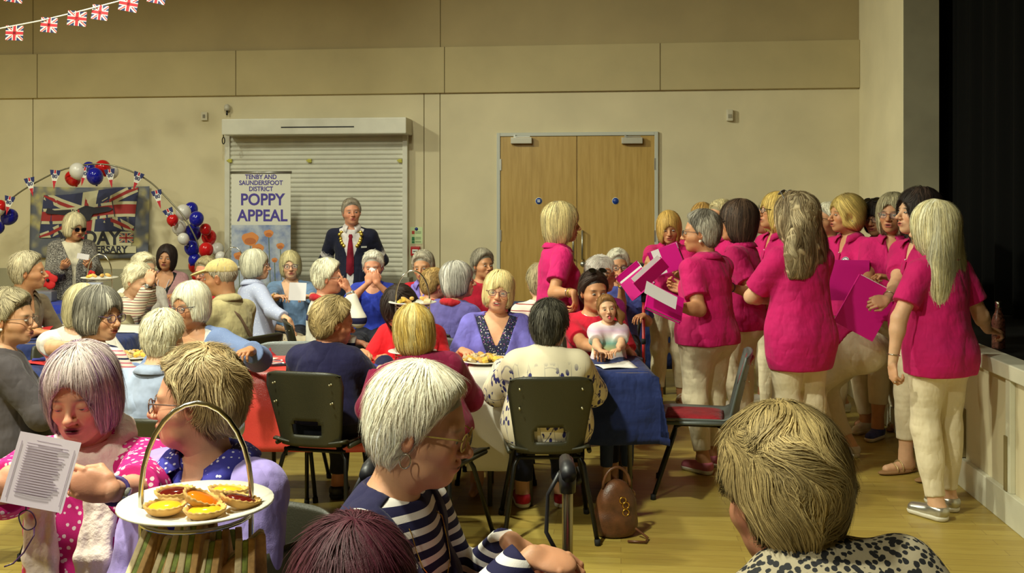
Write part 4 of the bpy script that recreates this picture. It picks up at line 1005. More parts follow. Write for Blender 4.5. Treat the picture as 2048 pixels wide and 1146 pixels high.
for x, py, r in ((-.11, 478, .085), (.08, 467, .048), (-.03, 497, .06), (.20, 492, .04), (-.23, 512, .05), (.14, 520, .03), (-.05, 540, .035)):
    z = W(0, py, rs).z; mb.cur = 0; mb.poly([(x+r*cos(a)*(1+.10*sin(3*a)), z+r*.8*sin(a)*(1+.08*cos(5*a))) for a in np.linspace(0, 2*pi, 25)[:-1]], .001, Matrix.Translation((0, -.004, 0)))
    mb.cur = 1; mb.poly([(x+r*.7*cos(a), z-r*.25+r*.4*sin(a)) for a in np.linspace(0, 2*pi, 17)[:-1]], .0005, Matrix.Translation((0, -.0048, 0))); mb.cur = 2; mb.poly([(x-.004, z-r*.6), (x+.004, z-r*.6), (x+.02, max(.15, z-.5)), (x+.012, max(.15, z-.5))], .0005, Matrix.Translation((0, -.0035, 0)))
mb.obj('printed_poppies', [OP, OD, GS], rb)
# balloon arch
AS = 196.
ar = empty('balloon_arch_frame', WZ(195, AS), 0, 'thin curved arch frame with pennants standing over the printed banner', 'arch frame'); AL0 = ar.location.copy()
pts = [(-70, 640), (-62, 540), (-35, 460), (20, 400), (70, 366), (130, 338), (195, 328), (250, 338), (300, 364), (345, 408), (375, 445), (398, 495), (408, 560), (410, 640)]
P3 = [W(x, y, AS)-AL0 for x, y in pts]; P3[0].z = P3[-1].z = .02
def smoothpts(P, n=6):
    out = []
    for i in range(len(P)-1):
        p0, p1, p2, p3 = P[max(0, i-1)], P[i], P[i+1], P[min(len(P)-1, i+2)]
        for j in range(n):
            t = j/n; out.append(.5*((2*p1)+(p2-p0)*t+(2*p0-5*p1+4*p2-p3)*t*t+(3*p1-p0-3*p2+p3)*t**3))
    out.append(P[-1]); return out
mb = MB(); mb.tube(smoothpts(P3), .008, 6); mb.obj('arch_rod', mat('arch_silver', (120, 116, 96), .3, metal=.6), ar)
mb = MB()
for q in (P3[0], P3[-1]): mb.box(q.x-.2, q.x+.2, q.y-.02, q.y+.02, 0, .03); mb.box(q.x-.02, q.x+.02, q.y-.2, q.y+.2, 0, .03)
mb.obj('arch_foot', mat('arch_white', (200, 196, 180), .5), ar)
PEN = [FB, FW, FR]
for x, y, a in ((112, 356, 5), (64, 371, -12), (170, 350, 12), (223, 354, -8), (276, 360, 20), (318, 396, -14), (343, 432, -25), (20, 408, 12)):
    mb = MB(); M = Matrix.Rotation(radians(a), 4, 'Y'); mb.cur = 1; mb.poly([(-.055, .08), (.055, .08), (.012, -.07), (-.012, -.07)], .002, M)
    for sd in (-.001, .003):
        mb.cur = 0; mb.poly([(-.055, .08), (-.014, .08), (-.014, .05), (-.03, .025), (-.043, .03)], .0, M@Matrix.Translation((0, sd, 0))); mb.poly([(.055, .08), (.014, .08), (.014, .05), (.03, .025), (.043, .03)], .0, M@Matrix.Translation((0, sd, 0)))
        mb.cur = 2; mb.poly([(-.009, .08), (.009, .08), (.009, .045), (-.009, .045)], .0, M@Matrix.Translation((0, sd, 0))); mb.poly([(-.02, -.03), (.02, -.03), (0, -.115)], .0, M@Matrix.Translation((0, sd, 0)))
    p = mb.obj('pennant', PEN, ar); p.location = W(x, y, AS)-AL0-Vector((0, .03, 0))
    text('number', '80', .052, FB, p, Matrix.Rotation(radians(a), 4, 'Y')@Vector((0, -.004, .015)), (pi/2, radians(a), 0), ext=.0005, bold=.001)
BC = {'w': ((216, 212, 204), 'white'), 'b': ((26, 30, 150), 'blue'), 'r': ((196, 26, 30), 'red')}
BL = [(156, 343, 17, 'w', 'topmost white balloon of the arch, in front at its left'), (146, 357, 16, 'r', 'red balloon tucked below the top white one on the arch'), (178, 336, 13, 'b', 'small blue balloon behind at the very top of the arch'),
      (190, 353, 17, 'b', 'front blue balloon hanging at the top of the arch'), (206, 336, 16, 'r', 'shiny red balloon at the right of the arch top'), (224, 344, 14, 'w', 'white balloon half hidden behind the top red one'),
      (-3, 419, 13, 'w', 'white balloon cut off by the left edge of the photo'), (18, 434, 17, 'b', 'blue balloon at the left end of the arch in full view'), (-5, 456, 14, 'b', 'lower blue balloon cut off by the left edge'), (1, 412, 12, 'r', 'red balloon behind the white one at the left edge'),
      (367, 425, 16, 'w', 'uppermost white balloon of the right column'), (383, 418, 14, 'b', 'blue balloon behind the uppermost white one in the right column'), (393, 438, 15, 'b', 'blue balloon just right of the uppermost white one'), (358, 455, 15, 'w', 'second white balloon down the right column'),
      (386, 465, 18, 'b', 'largest blue balloon in the middle of the right column'), (345, 440, 12, 'r', 'red balloon at the left of the right column behind a pennant'), (411, 459, 12, 'r', 'small red balloon right of the largest blue one'), (418, 475, 16, 'r', 'large red balloon at the right of the column'),
      (412, 500, 15, 'r', 'red balloon below the large red one in the column'), (384, 497, 16, 'b', 'blue balloon below the largest blue one'), (435, 499, 14, 'w', 'white balloon at the right side of the column'), (441, 514, 11, 'w', 'lowest white balloon near the cake stand handle'),
      (389, 519, 13, 'b', 'lowest blue balloon of the right column'), (391, 533, 15, 'r', 'red balloon near the bottom of the column, beside the red top'), (367, 478, 12, 'w', 'white balloon squeezed between the blues in the column'), (394, 553, 11, 'r', 'lowest red balloon of the right column')]
for n_, (x, y, r, c, lb) in enumerate(BL):
    o = empty('balloon', W(x, y, AS-3*(n_ % 3)), 0, lb, 'balloon', 'balloons on the arch'); R_ = r/AS
    mb = MB(); pr = [(R_*sin(t)*(1-.06*(1-cos(t))), R_*cos(t)*1.05) for t in np.linspace(0, pi*.97, 18)]; tilt = Matrix.Rotation(rnd.uniform(-.5, .5), 4, 'Y')@Matrix.Rotation(rnd.uniform(-.4, .4), 4, 'X')
    mb.lathe(pr, 24, tilt); mb.obj('balloon_skin', mat('balloon_'+BC[c][1], BC[c][0], .12 if c != 'w' else .3, spec=.6), o)
    mb = MB(); mb.lathe([(.004, -R_*1.0), (.006, -R_*1.06), (.016, -R_*1.14)], 8, tilt); mb.obj('knot', mat('balloon_'+BC[c][1]), o)
# ------------------------------------------------------------------ chairs, tables and what lies on them
def chair_shell(mb):
    W0 = .198
    def back(a, b):                                   # a across, b up
        z = .43+b*.385; w_ = W0*(.80+.24*min(1, b*1.25))*(1-.06*max(0, b-.8)*5*abs(a-.5)*2); x = (a-.5)*2
        y = -.205-.075*b-.01*b*b+.045*abs(x)**2.5*(1-.3*b)
        return (x*w_, y, z-(.022*abs(x)**6 if b > .95 else 0))
    nu, nv = 22, 20; vs = [back(i/nu, j/nv) for i in range(nu+1) for j in range(nv+1)]; fs = []
    for i in range(nu):
        for j in range(nv):
            if 6 <= i < 16 and 3 <= j < 7 and not (j == 6 and i in (6, 15)): continue
            fs.append((i*(nv+1)+j, (i+1)*(nv+1)+j, (i+1)*(nv+1)+j+1, i*(nv+1)+j+1))
    mb.add(vs, fs, True)
def make_chair(name, shell, pad=None):
    r = empty(name, (0, 0, 0)); mb = MB(); chair_shell(mb); mb.obj('backrest', shell, r, solid=.012)
    # seat, dished, rolled over at the front
    mb = MB(); mb.sheet(lambda a, b: ((a-.5)*2*.215*(1-.10*(1-b)), -.20+b*.43, .448-.022*(1-((a-.5)*2)**2)-.02*max(0, b-.85)*6*.6+.0*b-(.0 if b > .1 else -.015)), 14, 14); mb.obj('seat', shell, r, solid=.012)
    mb = MB()
    rim = [(-.196, -.15, .43), (-.205, .0, .43), (-.205, .20, .425), (-.12, .232, .42), (.12, .232, .42), (.205, .20, .425), (.205, 0, .43), (.196, -.15, .43)]; mb.tube(rim, .012, 8); mb.obj('seat_edge', shell, r)
    if pad:
        mb = MB(); mb.sheet(lambda a, b: ((a-.5)*2*(.135+.01*b)*(1-.1*abs(2*b-1)**6), -.255-.055*b+.03*abs((a-.5)*2)**2.5+.012+.010*(1-abs(2*a-1)**6)*(1-abs(2*b-1)**6), .60+b*.18), 12, 8); mb.obj('back_pad', pad, r, solid=.01)
        mb = MB(); mb.sheet(lambda a, b: ((a-.5)*2*.165*(1-.08*abs(2*b-1)**6), -.13+b*.32, .436+.018*(1-abs(2*a-1)**6)*(1-abs(2*b-1)**6)), 12, 10); mb.obj('seat_pad', pad, r, solid=.01)
    LM = mat('black_leg_metal', (26, 25, 22), .35, metal=.5)
    for sx in (-1, 1):
        for y0, y1 in ((.13, .25), (-.13, -.25)):
            mb = MB(); mb.tube([(sx*.11, y0*.7, .405), (sx*.15, y0, .395), (sx*.17, y0*1.04, .36), (sx*.225, y1, .012)], .0115, 8); lg = mb.obj('leg', LM, r)
            mb = MB(); mb.tube([(sx*.223, y1*.995, .03), (sx*.226, y1, .0)], .015, 8); mb.obj('rubber_foot', mat('black_rubber', (16, 16, 15), .8), lg)
    mb = MB(); mb.tube([(-.165, -.13, .395), (.165, -.13, .395)], .010, 8); mb.tube([(-.165, .13, .395), (.165, .13, .395)], .010, 8); mb.tube([(-.12, -.13, .40), (-.12, .13, .40)], .008, 6); mb.tube([(.12, -.13, .40), (.12, .13, .40)], .008, 6); mb.obj('under_frame', LM, r)
    mb = MB()
    for x in (-.15, .15):
        for z, y in ((.755, -.275), (.66, -.258)): mb.sphere((x, y-.011+.02, z), (.006, .004, .006), 8); mb.sphere((x, y-.020+.008, z), (.0055, .004, .0055), 8)
    mb.obj('rivets', mat('rivet_metal', (170, 164, 130), .3, metal=.8), r)
    return r
PLAST = painted('dark_olive_plastic', (46, 45, 30), .42, .05, 4, .3); PLAST2 = painted('grey_plastic', (88, 94, 92), .4, .05, 4, .3); REDP = fabric('dark_red_pad', (140, 26, 36), .8)
GC = 'plastic stacking chairs around the tables'
_c0 = []
def put_chair(x, y, yaw, label, red=False):
    key = 'red' if red else 'plain'
    src = next((c for k_, c in _c0 if k_ == key), None)
    if src is None: src = make_chair('stacking_chair', PLAST2 if red else PLAST, REDP if red else None); _c0.append((key, src)); c = src
    else: c = copy_tree(src)
    c.location = (x, y, 0); c.rotation_euler = (0, 0, radians(yaw)); return tag(c, label, 'chair', GC)
def cloth_fn(x0, x1, y0, y1, z, dropf, seed):
    wv = waves(seed, 6, (9, 22)); R_ = random.Random(seed)
    dl, dr, dn, df = dropf                                # left, right, near, far drops
    def fn(a, b):
        X = x0-dl+a*(x1-x0+dl+dr); Y = y0-dn+b*(y1-y0+dn+df)
        ox = max(0, x0-X, X-x1); oy = max(0, y0-Y, Y-y1); q = max(ox, oy)
        cx = min(max(X, x0), x1); cy = min(max(Y, y0), y1); w_ = float(wv(X, Y, 0.0)); am = min(1, q*5)
        zz = z-q+.0012*w_
        if ox > 0 and oy > 0: m_ = min(ox, oy); zz = z-q; cx += (.03+m_*.16)*(1 if X > x1 else -1); cy += (.03+m_*.16)*(1 if Y > y1 else -1)
        else:
            if ox > 0: cx += (.012+.035*am*(1+w_))*(1 if X > x1 else -1)
            if oy > 0: cy += (.012+.035*am*(1+w_))*(1 if Y > y1 else -1)
        return (cx, cy, zz)
    return fn
TOP = mat('table_top_laminate', (150, 130, 96), .5); TL = mat('table_leg_steel', (96, 94, 84), .4, metal=.5)
def table(x0, x1, y0, y1, label, z=.735):
    r = empty('folding_table', ((x0+x1)/2, (y0+y1)/2, 0), 0, label, 'table', 'folding tables in the hall'); w_, d_ = (x1-x0)/2, (y1-y0)/2
    MB().box(-w_, w_, -d_, d_, z-.03, z, bev=.006).obj('table_top', TOP, r)
    for sx in (-1, 1):
        for sy in (-1, 1): MB().tube([(sx*(w_-.10), sy*(d_-.07), z-.03), (sx*(w_-.10), sy*(d_-.07), .0)], .013, 8).obj('leg', TL, r)
    return r
def cloth(x0, x1, y0, y1, m, label, drops=(.35, .35, .35, .35), z=.74, seed=1, name='tablecloth'):
    mb = MB(); f = cloth_fn(x0, x1, y0, y1, z, drops, seed); nx = int((x1-x0+drops[0]+drops[1])/.035); ny = int((y1-y0+drops[2]+drops[3])/.035)
    mb.sheet(f, nx, ny); o = mb.obj(name, m, solid=.002); return tag(o, label, 'tablecloth')
NAVYC = fabric('navy_cloth', (34, 46, 96), .85, .10); REDC = painted('red_plastic_cloth', (214, 70, 62), .28, .05, 5, .5); WHC = painted('white_paper_cloth', (222, 216, 204), .5, .02, 6, .3)
Y0, Y1 = 5.36, 5.95
table(-2.75, -1.52, Y0, Y1, 'folding table at left under a navy cloth, beside the light blue shirted person')
cloth(-2.78, -1.52, Y0, Y1, NAVYC, 'navy tablecloth on the left middle table', (.3, .0, .33, .3), seed=3)
table(-1.50, -.02, Y0, Y1, 'folding table under the red plastic cloth')
cloth(-1.51, -.24, Y0, Y1, REDC, 'shiny red plastic tablecloth behind the navy sweater', (.02, .0, .42, .3), seed=5)
cloth(-.24, -.015, Y0, Y1, WHC, 'white tablecloth with a long front drop beside the burgundy sweater', (.0, .0, .52, .3), z=.742, seed=6)
table(.0, .74, Y0, Y1, 'folding table at the right end under a navy cloth')
cloth(-.01, .75, Y0, Y1, NAVYC, 'navy tablecloth with a drooping corner near the empty chair', (.0, .34, .38, .3), seed=8)
cloth(-.02, .34, Y0+.0, Y1, WHC, 'white runner lying on the navy cloth by the smiling woman', (.0, .0, .0, .0), z=.747, seed=9)
cloth(-2.55, -1.46, Y0+.16, Y1-.12, WHC, 'white paper runner on the left middle table', (0, 0, 0, 0), z=.746, seed=19)
table(-3.75, -2.62, 6.5, 8.55, 'long folding table at far left between the brown shirted man and the cap wearer')
cloth(-3.75, -2.62, 6.5, 8.55, NAVYC, 'navy tablecloth on the long table at far left', (.25, .28, .3, .2), seed=11)
cloth(-3.45, -2.62, 7.0, 7.5, WHC, 'white runner across the far left navy cloth', (0, .22, 0, 0), z=.746, seed=12)
for j, (a, b, t_) in enumerate(((-3.0, -1.75, 'behind the patterned shirt'), (-1.73, -.45, 'in front of the man with the chain'), (-.43, .85, 'before the double door'))):
    table(a, b, 8.85, 9.4, 'folding table of the far row '+t_); cloth(a, b, 8.85, 9.4, NAVYC, 'navy tablecloth of the far row '+t_, (.0, .0, .5, .2), seed=20+j)
table(.86, 1.42, 8.6, 9.2, 'small folding table behind the red pole'); cloth(.86, 1.42, 8.6, 9.2, NAVYC, 'navy tablecloth of the table behind the red pole', (.2, .2, .5, .2), seed=27)
table(-4.75, -3.85, 9.0, 9.5, 'stall table behind the tweed coat'); cloth(-4.75, -3.85, 9.0, 9.5, fabric('bright_blue_cloth', (34, 50, 150), .8), 'bright blue cloth on the poppy stall', (.1, .2, .5, .1), seed=29)
table(-1.35, .25, 1.45, 2.0, 'nearest folding table under the cake stand'); cloth(-1.35, .25, 1.45, 2.0, NAVYC, 'navy cloth under the nearest cake stand', (.2, .2, .2, .2), seed=31)
# crockery and food
CHINA = mat('white_china', (232, 228, 214), .22, spec=.5)
def plate(mb, r, M=None): mb.lathe([(0, .004), (r*.6, .004), (r*.68, .008), (r, .018), (r*.99, .022), (r*.66, .012), (r*.55, .009), (0, .009)], 40, M)
def top(px, py, z=.745):                              # photo point -> point on a table top
    s = (py-HORIZ)/(CAMH-z); return W(px, py, s)
CRUST = fabric('pastry_crust', (206, 160, 88), .7, .15); BREAD = painted('brown_bread', (184, 144, 92), .9, .15, 40, .5); CRUM = painted('bread_crumb', (206, 188, 150), .9, .06, 60, .5); FILL = painted('green_filling', (120, 134, 60), .7, .25, 60); EGGY = painted('egg_filling', (222, 180, 70), .7, .15, 60)
def food_pile(mb, r, n, seed, z0=.012):
    R_ = random.Random(seed)
    for i in range(n):
        a, q = R_.uniform(0, 6.28), r*sqrt(R_.random())*.75; M = Matrix.Translation((q*cos(a), q*sin(a), z0+.012+R_.random()*.03*(1-q/r)))@Euler((R_.uniform(-.5, .5), R_.uniform(-.5, .5), a)).to_matrix().to_4x4()
        k_ = R_.random(); mb.cur = 1 if k_ < .4 else 2 if k_ < .7 else 3
        if mb.cur == 1: mb.sphere((0, 0, 0), (.026, .018, .012), 10, M)
        else: mb.box(-.02, .02, -.016, .016, -.009, .009, M, bev=.003)
FOODM = [CHINA, CRUST, CRUM, EGGY]
def plate_of_food(px, py, r, n, label, seed=1):
    p = top(px, py); o = empty('dinner_plate', p, 0, label, 'plate', 'plates of buffet food'); mb = MB(); plate(mb, r); mb.obj('plate', CHINA, o)
    if n:
        mb = MB(); food_pile(mb, r, n, seed); f = tag(mb.obj('buffet_food', FOODM), label.replace('white plate', 'food heap').replace('dinner plate', 'food heap')[:80], 'food', None, 'stuff'); f.location = p
plate_of_food(968, 727, .135, 46, 'white plate heaped with sandwiches in front of the smiling woman', 2)
plate_of_food(268, 635, .12, 26, 'white plate of pastries on the far left navy table', 3)
plate_of_food(62, 672, .125, 22, 'white plate of food before the brown shirted man', 4)
plate_of_food(268, 718, .12, 24, 'white plate of sandwiches by the striped top', 5)
plate_of_food(465, 722, .12, 30, 'white plate of pastries by the denim shirt', 6)
plate_of_food(705, 719, .10, 0, 'empty white plate on the red cloth beside the navy sweater', 7)
plate_of_food(745, 748, .11, 0, 'white plate under the blue napkin on red cloth', 8)
plate_of_food(330, 622, .09, 10, 'small white plate of snacks beside the dark wine glass', 9)
plate_of_food(812, 602, .09, 6, 'white plate on the far table right of the blue top', 10)
plate_of_food(520, 604, .09, 0, 'empty white plate on far table near the held sheet', 11)
def napkin(px, py, w_, d_, m, label, rz=0, th=.004, dz=0):
    mb = MB(); mb.sheet(lambda a, b: ((a-.5)*w_, (b-.5)*d_, .003+.004*sin(a*5+b*3)+.010*a*b), 8, 8); o = mb.obj('paper_napkin', m, solid=th); o.location = top(px, py)+Vector((0, 0, dz)); o.rotation_euler = (0, 0, radians(rz)); return tag(o, label, 'napkin')
NR = mat('napkin_red', (206, 44, 44), .8); NB = mat('napkin_blue', (44, 46, 130), .8); NW = mat('napkin_white', (230, 226, 220), .8)
napkin(735, 745, .26, .16, NB, 'blue paper napkin on the red tablecloth', 4, dz=.024)
napkin(1232, 733, .20, .14, NW, 'crumpled white napkin on the navy table in front of the girl', 15); napkin(780, 718, .22, .12, NR, 'red napkin beside the lower cake stand plate', -8); napkin(470, 728, .12, .08, NR, 'red napkin on the plate edge by the denim shirt', 20, dz=.02)
napkin(430, 606, .26, .16, NR, 'red napkin on the far table beside the patterned shirt', 5); napkin(75, 668, .18, .10, NR, 'red and white napkin on the plate near the dark jacket', 10, dz=.03)
napkin(85, 726, .2, .12, NR, 'red napkin lying left on the middle navy cloth', -12); napkin(90, 722, .13, .09, NB, 'folded blue napkin on the red one at left', 20, dz=.008); napkin(1258, 612, .2, .14, NR, 'red napkin on the table behind the red pole', 0); napkin(300, 641, .11, .08, NB, 'small blue napkin on the far left navy table', 20)
napkin(850, 601, .16, .10, NW, 'crumpled white tissue on the far row table', 30, dz=.02)
mb = MB(); union(mb, .20, .15, Matrix.Rotation(-pi/2, 4, 'X')); o = mb.obj('flag_napkin', [FB, FW, FR]); o.location = top(572, 727)+Vector((0, 0, .01)); o.rotation_euler = (0, 0, .3); tag(o, 'union flag paper napkin on the red tablecloth', 'napkin')
o = MB().box(-.11, .11, -.14, .14, 0, .001).obj('paper_sheet', WHC); o.location = top(500, 724)+Vector((0, 0, .006)); o.rotation_euler = (0, 0, -.2); tag(o, 'white sheet lying on the red cloth left of the navy sweater', 'paper')
# wine glass and black case
g = empty('wine_glass', top(292, 640), 0, 'dark wine glass on the far left navy table', 'glass'); mb = MB(); mb.lathe([(.032, 0), (.030, .004), (.004, .008), (.004, .06), (.03, .09), (.036, .12), (.033, .15), (.032, .15), (.034, .12), (.0, .068)], 20); mb.obj('bowl', mat('dark_glass', (30, 26, 24), .08, spec=.7), g)
o = MB().box(-.05, .05, -.03, .03, 0, .035, bev=.014).obj('glasses_case', mat('case_black', (22, 22, 24), .5)); o.location = top(97, 706); tag(o, 'small black case on the middle table behind the purple hair', 'case')
# cake stands
WIRE = mat('stand_chrome', (200, 198, 188), .18, metal=1)
def cake_stand(p, label, food=None, k=1.0, rz=0):
    r = empty('cake_stand', p, radians(rz), label, 'cake stand', 'two-tier cake stands'); R_ = .135*k
    for z, rr in ((.05, R_*1.02), (.325*k, R_)):
        mb = MB(); plate(mb, rr, Matrix.Translation((0, 0, z))); mb.obj('tier_plate', CHINA, r)
    mb = MB(); w_ = R_*.70; t = .0048
    arc = [(-w_, 0, .0), (-w_, 0, .36*k)]+[(-w_*cos(a), 0, .36*k+.16*k*sin(a)) for a in np.linspace(0.1, pi-.1, 15)]+[(w_, 0, .36*k), (w_, 0, 0)]
    mb.tube(arc, t, 8)
    for z, rr in ((.046, R_*.72), (.32*k, R_*.70)):
        mb.tube([(rr*cos(a), rr*sin(a), z) for a in np.linspace(0, 2*pi, 25)[:-1]], t*.9, 6, closed=True); mb.tube([(0, -rr, z), (0, rr, z)], t*.8, 6)
    for y in (-.09, .09): mb.tube([(0, y*k, .046), (0, y*1.1*k, .002)], t, 6)
    mb.obj('wire_frame', WIRE, r)
    if food:
        mb = MB(); food_pile(mb, R_*.9, food, 5, .33*k+.005); f = tag(mb.obj('stand_food', FOODM), 'small cakes on the '+label[:60], 'food', None, 'stuff'); f.location = p
    return r
pc = W(393, 1003, 1126); NS = cake_stand(Vector((pc.x, pc.y, pc.z-.345)), 'nearest two-tier cake stand with jam tarts, at lower left', rz=8)
cake_stand(Vector((top(826, 725).x-.0, 5.62, .745)), 'cake stand on the red table behind the blond bob', 6)
q = top(218, 640); cake_stand(Vector((q.x, 7.6, .745)), 'cake stand on the far left navy table beside the white haired pair', 4)
q = WZ(446, 232); cake_stand(Vector((q.x, 8.95, .745)), 'cake stand behind the man in the beige cap', 0)
# jam tarts on the near stand
JAM = {'r': mat('red_jam', (96, 14, 12), .12, spec=.7), 'o': mat('orange_jam', (226, 120, 20), .10, spec=.7), 'y': mat('yellow_curd', (238, 186, 40), .15, spec=.6)}
def tart(px, py, c, label, tilt=0, dz=.0, fl=0):
    zb = NS.location.z+.325+.012+dz; s = (py-HORIZ)/(CAMH-zb-.012); p = W(px, py, s); p.z = zb
    r = empty('jam_tart', p, rnd.uniform(0, 3), label, 'tart', 'jam tarts on the nearest stand'); M = Matrix.Rotation(radians(tilt), 4, 'X'); mb = MB(); n = 54; R_ = .036
    prof = [(.62, 0), (.80, .004), (.96, .012), (1.0, .016), (.90, .0165), (.80, .013), (.78, .009)]; vs = []
    for q, z in prof:
        for j in range(n):
            a = 2*pi*j/n; w_ = 1+(.035*cos(18*a) if q > .9 else 0); vs.append((R_*q*w_*cos(a), R_*q*w_*sin(a), z+(.0012*cos(18*a) if q > .85 else 0)))
    fs = [(i*n+j, i*n+(j+1) % n, (i+1)*n+(j+1) % n, (i+1)*n+j) for i in range(len(prof)-1) for j in range(n)]+[list(range(n))[::-1]]; mb.add(vs, fs, True, M); mb.obj('pastry_case', CRUST, r)
    mb = MB(); mb.lathe([(0, .0185), (R_*.40, .0178), (R_*.66, .0155), (R_*.80, .0115)], 28, M); mb.obj('jam', JAM[c], r)
tart(350, 984, 'r', 'dark red jam tart at the back left of the plate'); tart(400, 996, 'o', 'orange jam tart propped in the middle of the plate', 22, .012); tart(455, 980, 'y', 'yellow tart at the back right of the plate', 8)
tart(330, 1012, 'y', 'yellow curd tart at the front left of the plate'); tart(478, 998, 'r', 'dark jam tart at the right edge of the plate', 14, .004); tart(410, 1020, 'y', 'plain tart at the front edge of the plate'); 
# sandwiches standing on the lower tier
def sandwich(px, py, rz, tilt, label):
    s = 1126+rnd.uniform(-25, 45); p = W(px, py-14, s); r = empty('sandwich_triangle', p, radians(rz), label, 'sandwich', 'cut sandwiches on the lower tier'); M = Matrix.Rotation(radians(tilt), 4, 'Y')
    for y, th, m_, nm, e in ((-.017, .012, BREAD, 'bread_slice', 1), (-.005, .010, FILL, 'filling', .93), (.005, .012, CRUM, 'bread_slice', 1)):
        mb = MB(); h = .082*e; mb.poly([(-.046*e, -h*.5), (.046*e, -h*.5), (.004, h*.5), (-.004, h*.5)], th, M@Matrix.Translation((0, y, 0))); mb.obj(nm, m_, r, bevel=.002)
for j, (x, y, rz, ti, lb) in enumerate(((300, 1120, 70, 8, 'sandwich triangle leaning at the far left of the pile'), (318, 1108, 65, -6, 'sandwich triangle second from the left of the pile'), (372, 1100, 80, 5, 'tall sandwich triangle left of the pile middle'), (392, 1096, 85, -4, 'sandwich triangle at the top of the pile'),
    (412, 1098, 88, 8, 'sandwich triangle just right of the pile top'), (440, 1118, 95, -8, 'sandwich triangle right of the pile middle'), (465, 1116, 110, 10, 'sandwich triangle facing right in the pile'), (505, 1122, 20, 25, 'sandwich triangle lying at the far right of the pile'), (345, 1135, 60, 0, 'front sandwich triangle below the left ones'), (425, 1142, 90, 4, 'front sandwich triangle at the photo bottom'), (492, 1136, 100, -10, 'front right sandwich triangle with green filling'))): sandwich(x, y, rz, ti, lb)
# poppy stall
def poppy(px, py, s, r_, lb):
    o = empty('paper_poppy', W(px, py, s), 0, lb, 'poppy'); mb = MB()
    for a in range(4): mb.sphere((r_*.5*cos(a*pi/2+.4), 0, r_*.5*sin(a*pi/2+.4)), (r_*.6, .012, r_*.6), 12)
    mb.obj('petals', mat('poppy_red', (204, 30, 30), .7), o); mb = MB(); mb.sphere((0, -.018, 0), (r_*.2, .012, r_*.2), 10); mb.obj('centre', mat('poppy_black', (20, 18, 18), .6), o)
poppy(97, 560, 212, .085, 'large red paper poppy left of the tweed coat'); poppy(183, 548, 212, .035, 'small red poppy on a white card right of the tweed coat')
o = MB().box(-.09, .09, -.03, .03, 0, .17, bev=.004).obj('collection_box', mat('box_white_blue', (196, 200, 214), .5)); o.location = WZ(185, 212, .742); tag(o, 'white collection box on the poppy stall', 'box')
o = MB().box(-.16, .16, -.06, .06, 0, .10, bev=.02).obj('display_box', mat('display_grey', (110, 110, 116), .5)); o.location = WZ(75, 214, .742); tag(o, 'grey display box on the stall behind the brown shirted man', 'box')
# red walking pole, rollator handle, handbag, bottle
r = empty('walking_pole', WZ(1287, 262), 0, 'slim red pole standing behind the navy table end', 'pole'); mb = MB(); mb.tube([(0, 0, .0), (0, 0, .92)], .012, 8); mb.obj('shaft', mat('pole_red', (176, 40, 40), .35), r); mb = MB(); mb.tube([(0, 0, .90), (0, 0, .99)], .018, 8); mb.tube([(0, 0, .58), (0, 0, .62)], .018, 8); mb.obj('collar', mat('black_rubber', (16, 16, 15), .8), r)
mb = MB()
for a in (0, 2.1, 4.2): mb.tube([(0, 0, .25), (.22*cos(a), .22*sin(a), .01)], .008, 6)
mb.obj('tripod_foot', mat('pole_red', (176, 40, 40), .35), r)
ROS = 760.
r = empty('rollator', WZ(1135, ROS), 0, 'black handled rollator frame beside the striped cardigan', 'walking frame'); hz = W(0, 950, ROS).z
CH = mat('champagne_tube', (150, 140, 112), .22, metal=.9)
GR = mat('grip_black', (30, 30, 34), .45)
for k_, x in enumerate((0, -.52)):
    mb = MB(); mb.tube([(x, 0, .12), (x, 0, hz-.03), (x, .01, hz), (x+.004, .06, hz+.012), (x+.008, .10, hz+.012)], .0145, 12); mb.obj('frame_tube', CH, r)
    mb = MB(); mb.tube([(x, -.06, hz+.015), (x, .0, hz+.018), (x, .10, hz+.014)], [.020, .022, .018], 12); mb.tube([(x, 0, hz-.045), (x, 0, hz+.01)], [.021, .024], 12); mb.obj('hand_grip', GR, r)
    mb = MB(); mb.tube([(x-.02, .02, hz+.0), (x-.05, .03, hz-.06), (x-.055, .03, hz-.16), (x-.03, .0, hz-.2)], .006, 8); mb.tube([(x+.01, .06, hz-.02), (x+.028, .09, hz-.01), (x+.03, .05, hz-.03)], .012, 8); mb.obj('brake_lever', GR, r)
    mb = MB(); M = Matrix.Translation((x, .0, .10))@Matrix.Rotation(pi/2, 4, 'Y'); mb.lathe([(.03, -.012), (.09, -.014), (.10, 0), (.09, .014), (.03, .012)], 24, M); mb.obj('wheel', mat('wheel_grey', (50, 50, 52), .6), r)
    mb = MB(); mb.tube([(x, 0, .5), (x, .42, .10)], .012, 8); mb.obj('strut', CH, r); mb = MB(); M = Matrix.Translation((x, .42, .10))@Matrix.Rotation(pi/2, 4, 'Y'); mb.lathe([(.03, -.012), (.09, -.014), (.10, 0), (.09, .014), (.03, .012)], 24, M); mb.obj('wheel', mat('wheel_grey', (50, 50, 52), .6), r)
mb = MB(); mb.box(-.5, -.02, .05, .30, .52, .55, bev=.01); mb.obj('seat', GR, r)
b0 = W(1232, 1035, 405)
r = empty('handbag', (b0.x, b0.y, 0), radians(12), 'brown leather handbag with round gold charms on the floor under the table', 'bag'); V, Q = surfnet([ell((0, 0, .13), (.105, .06, .15), k=.03), ell((0, 0, .06), (.115, .07, .08), k=.04), half((0, 0, .004), (0, 0, -1), .01)], .008, lambda x, y, z: .006*waves(4, 6, (20, 60))(x, y, z))
link('bag_body', np_mesh('bag_body', V, Q, mats=[painted('brown_leather', (86, 52, 30), .4, .2, 20, .5)]), r)
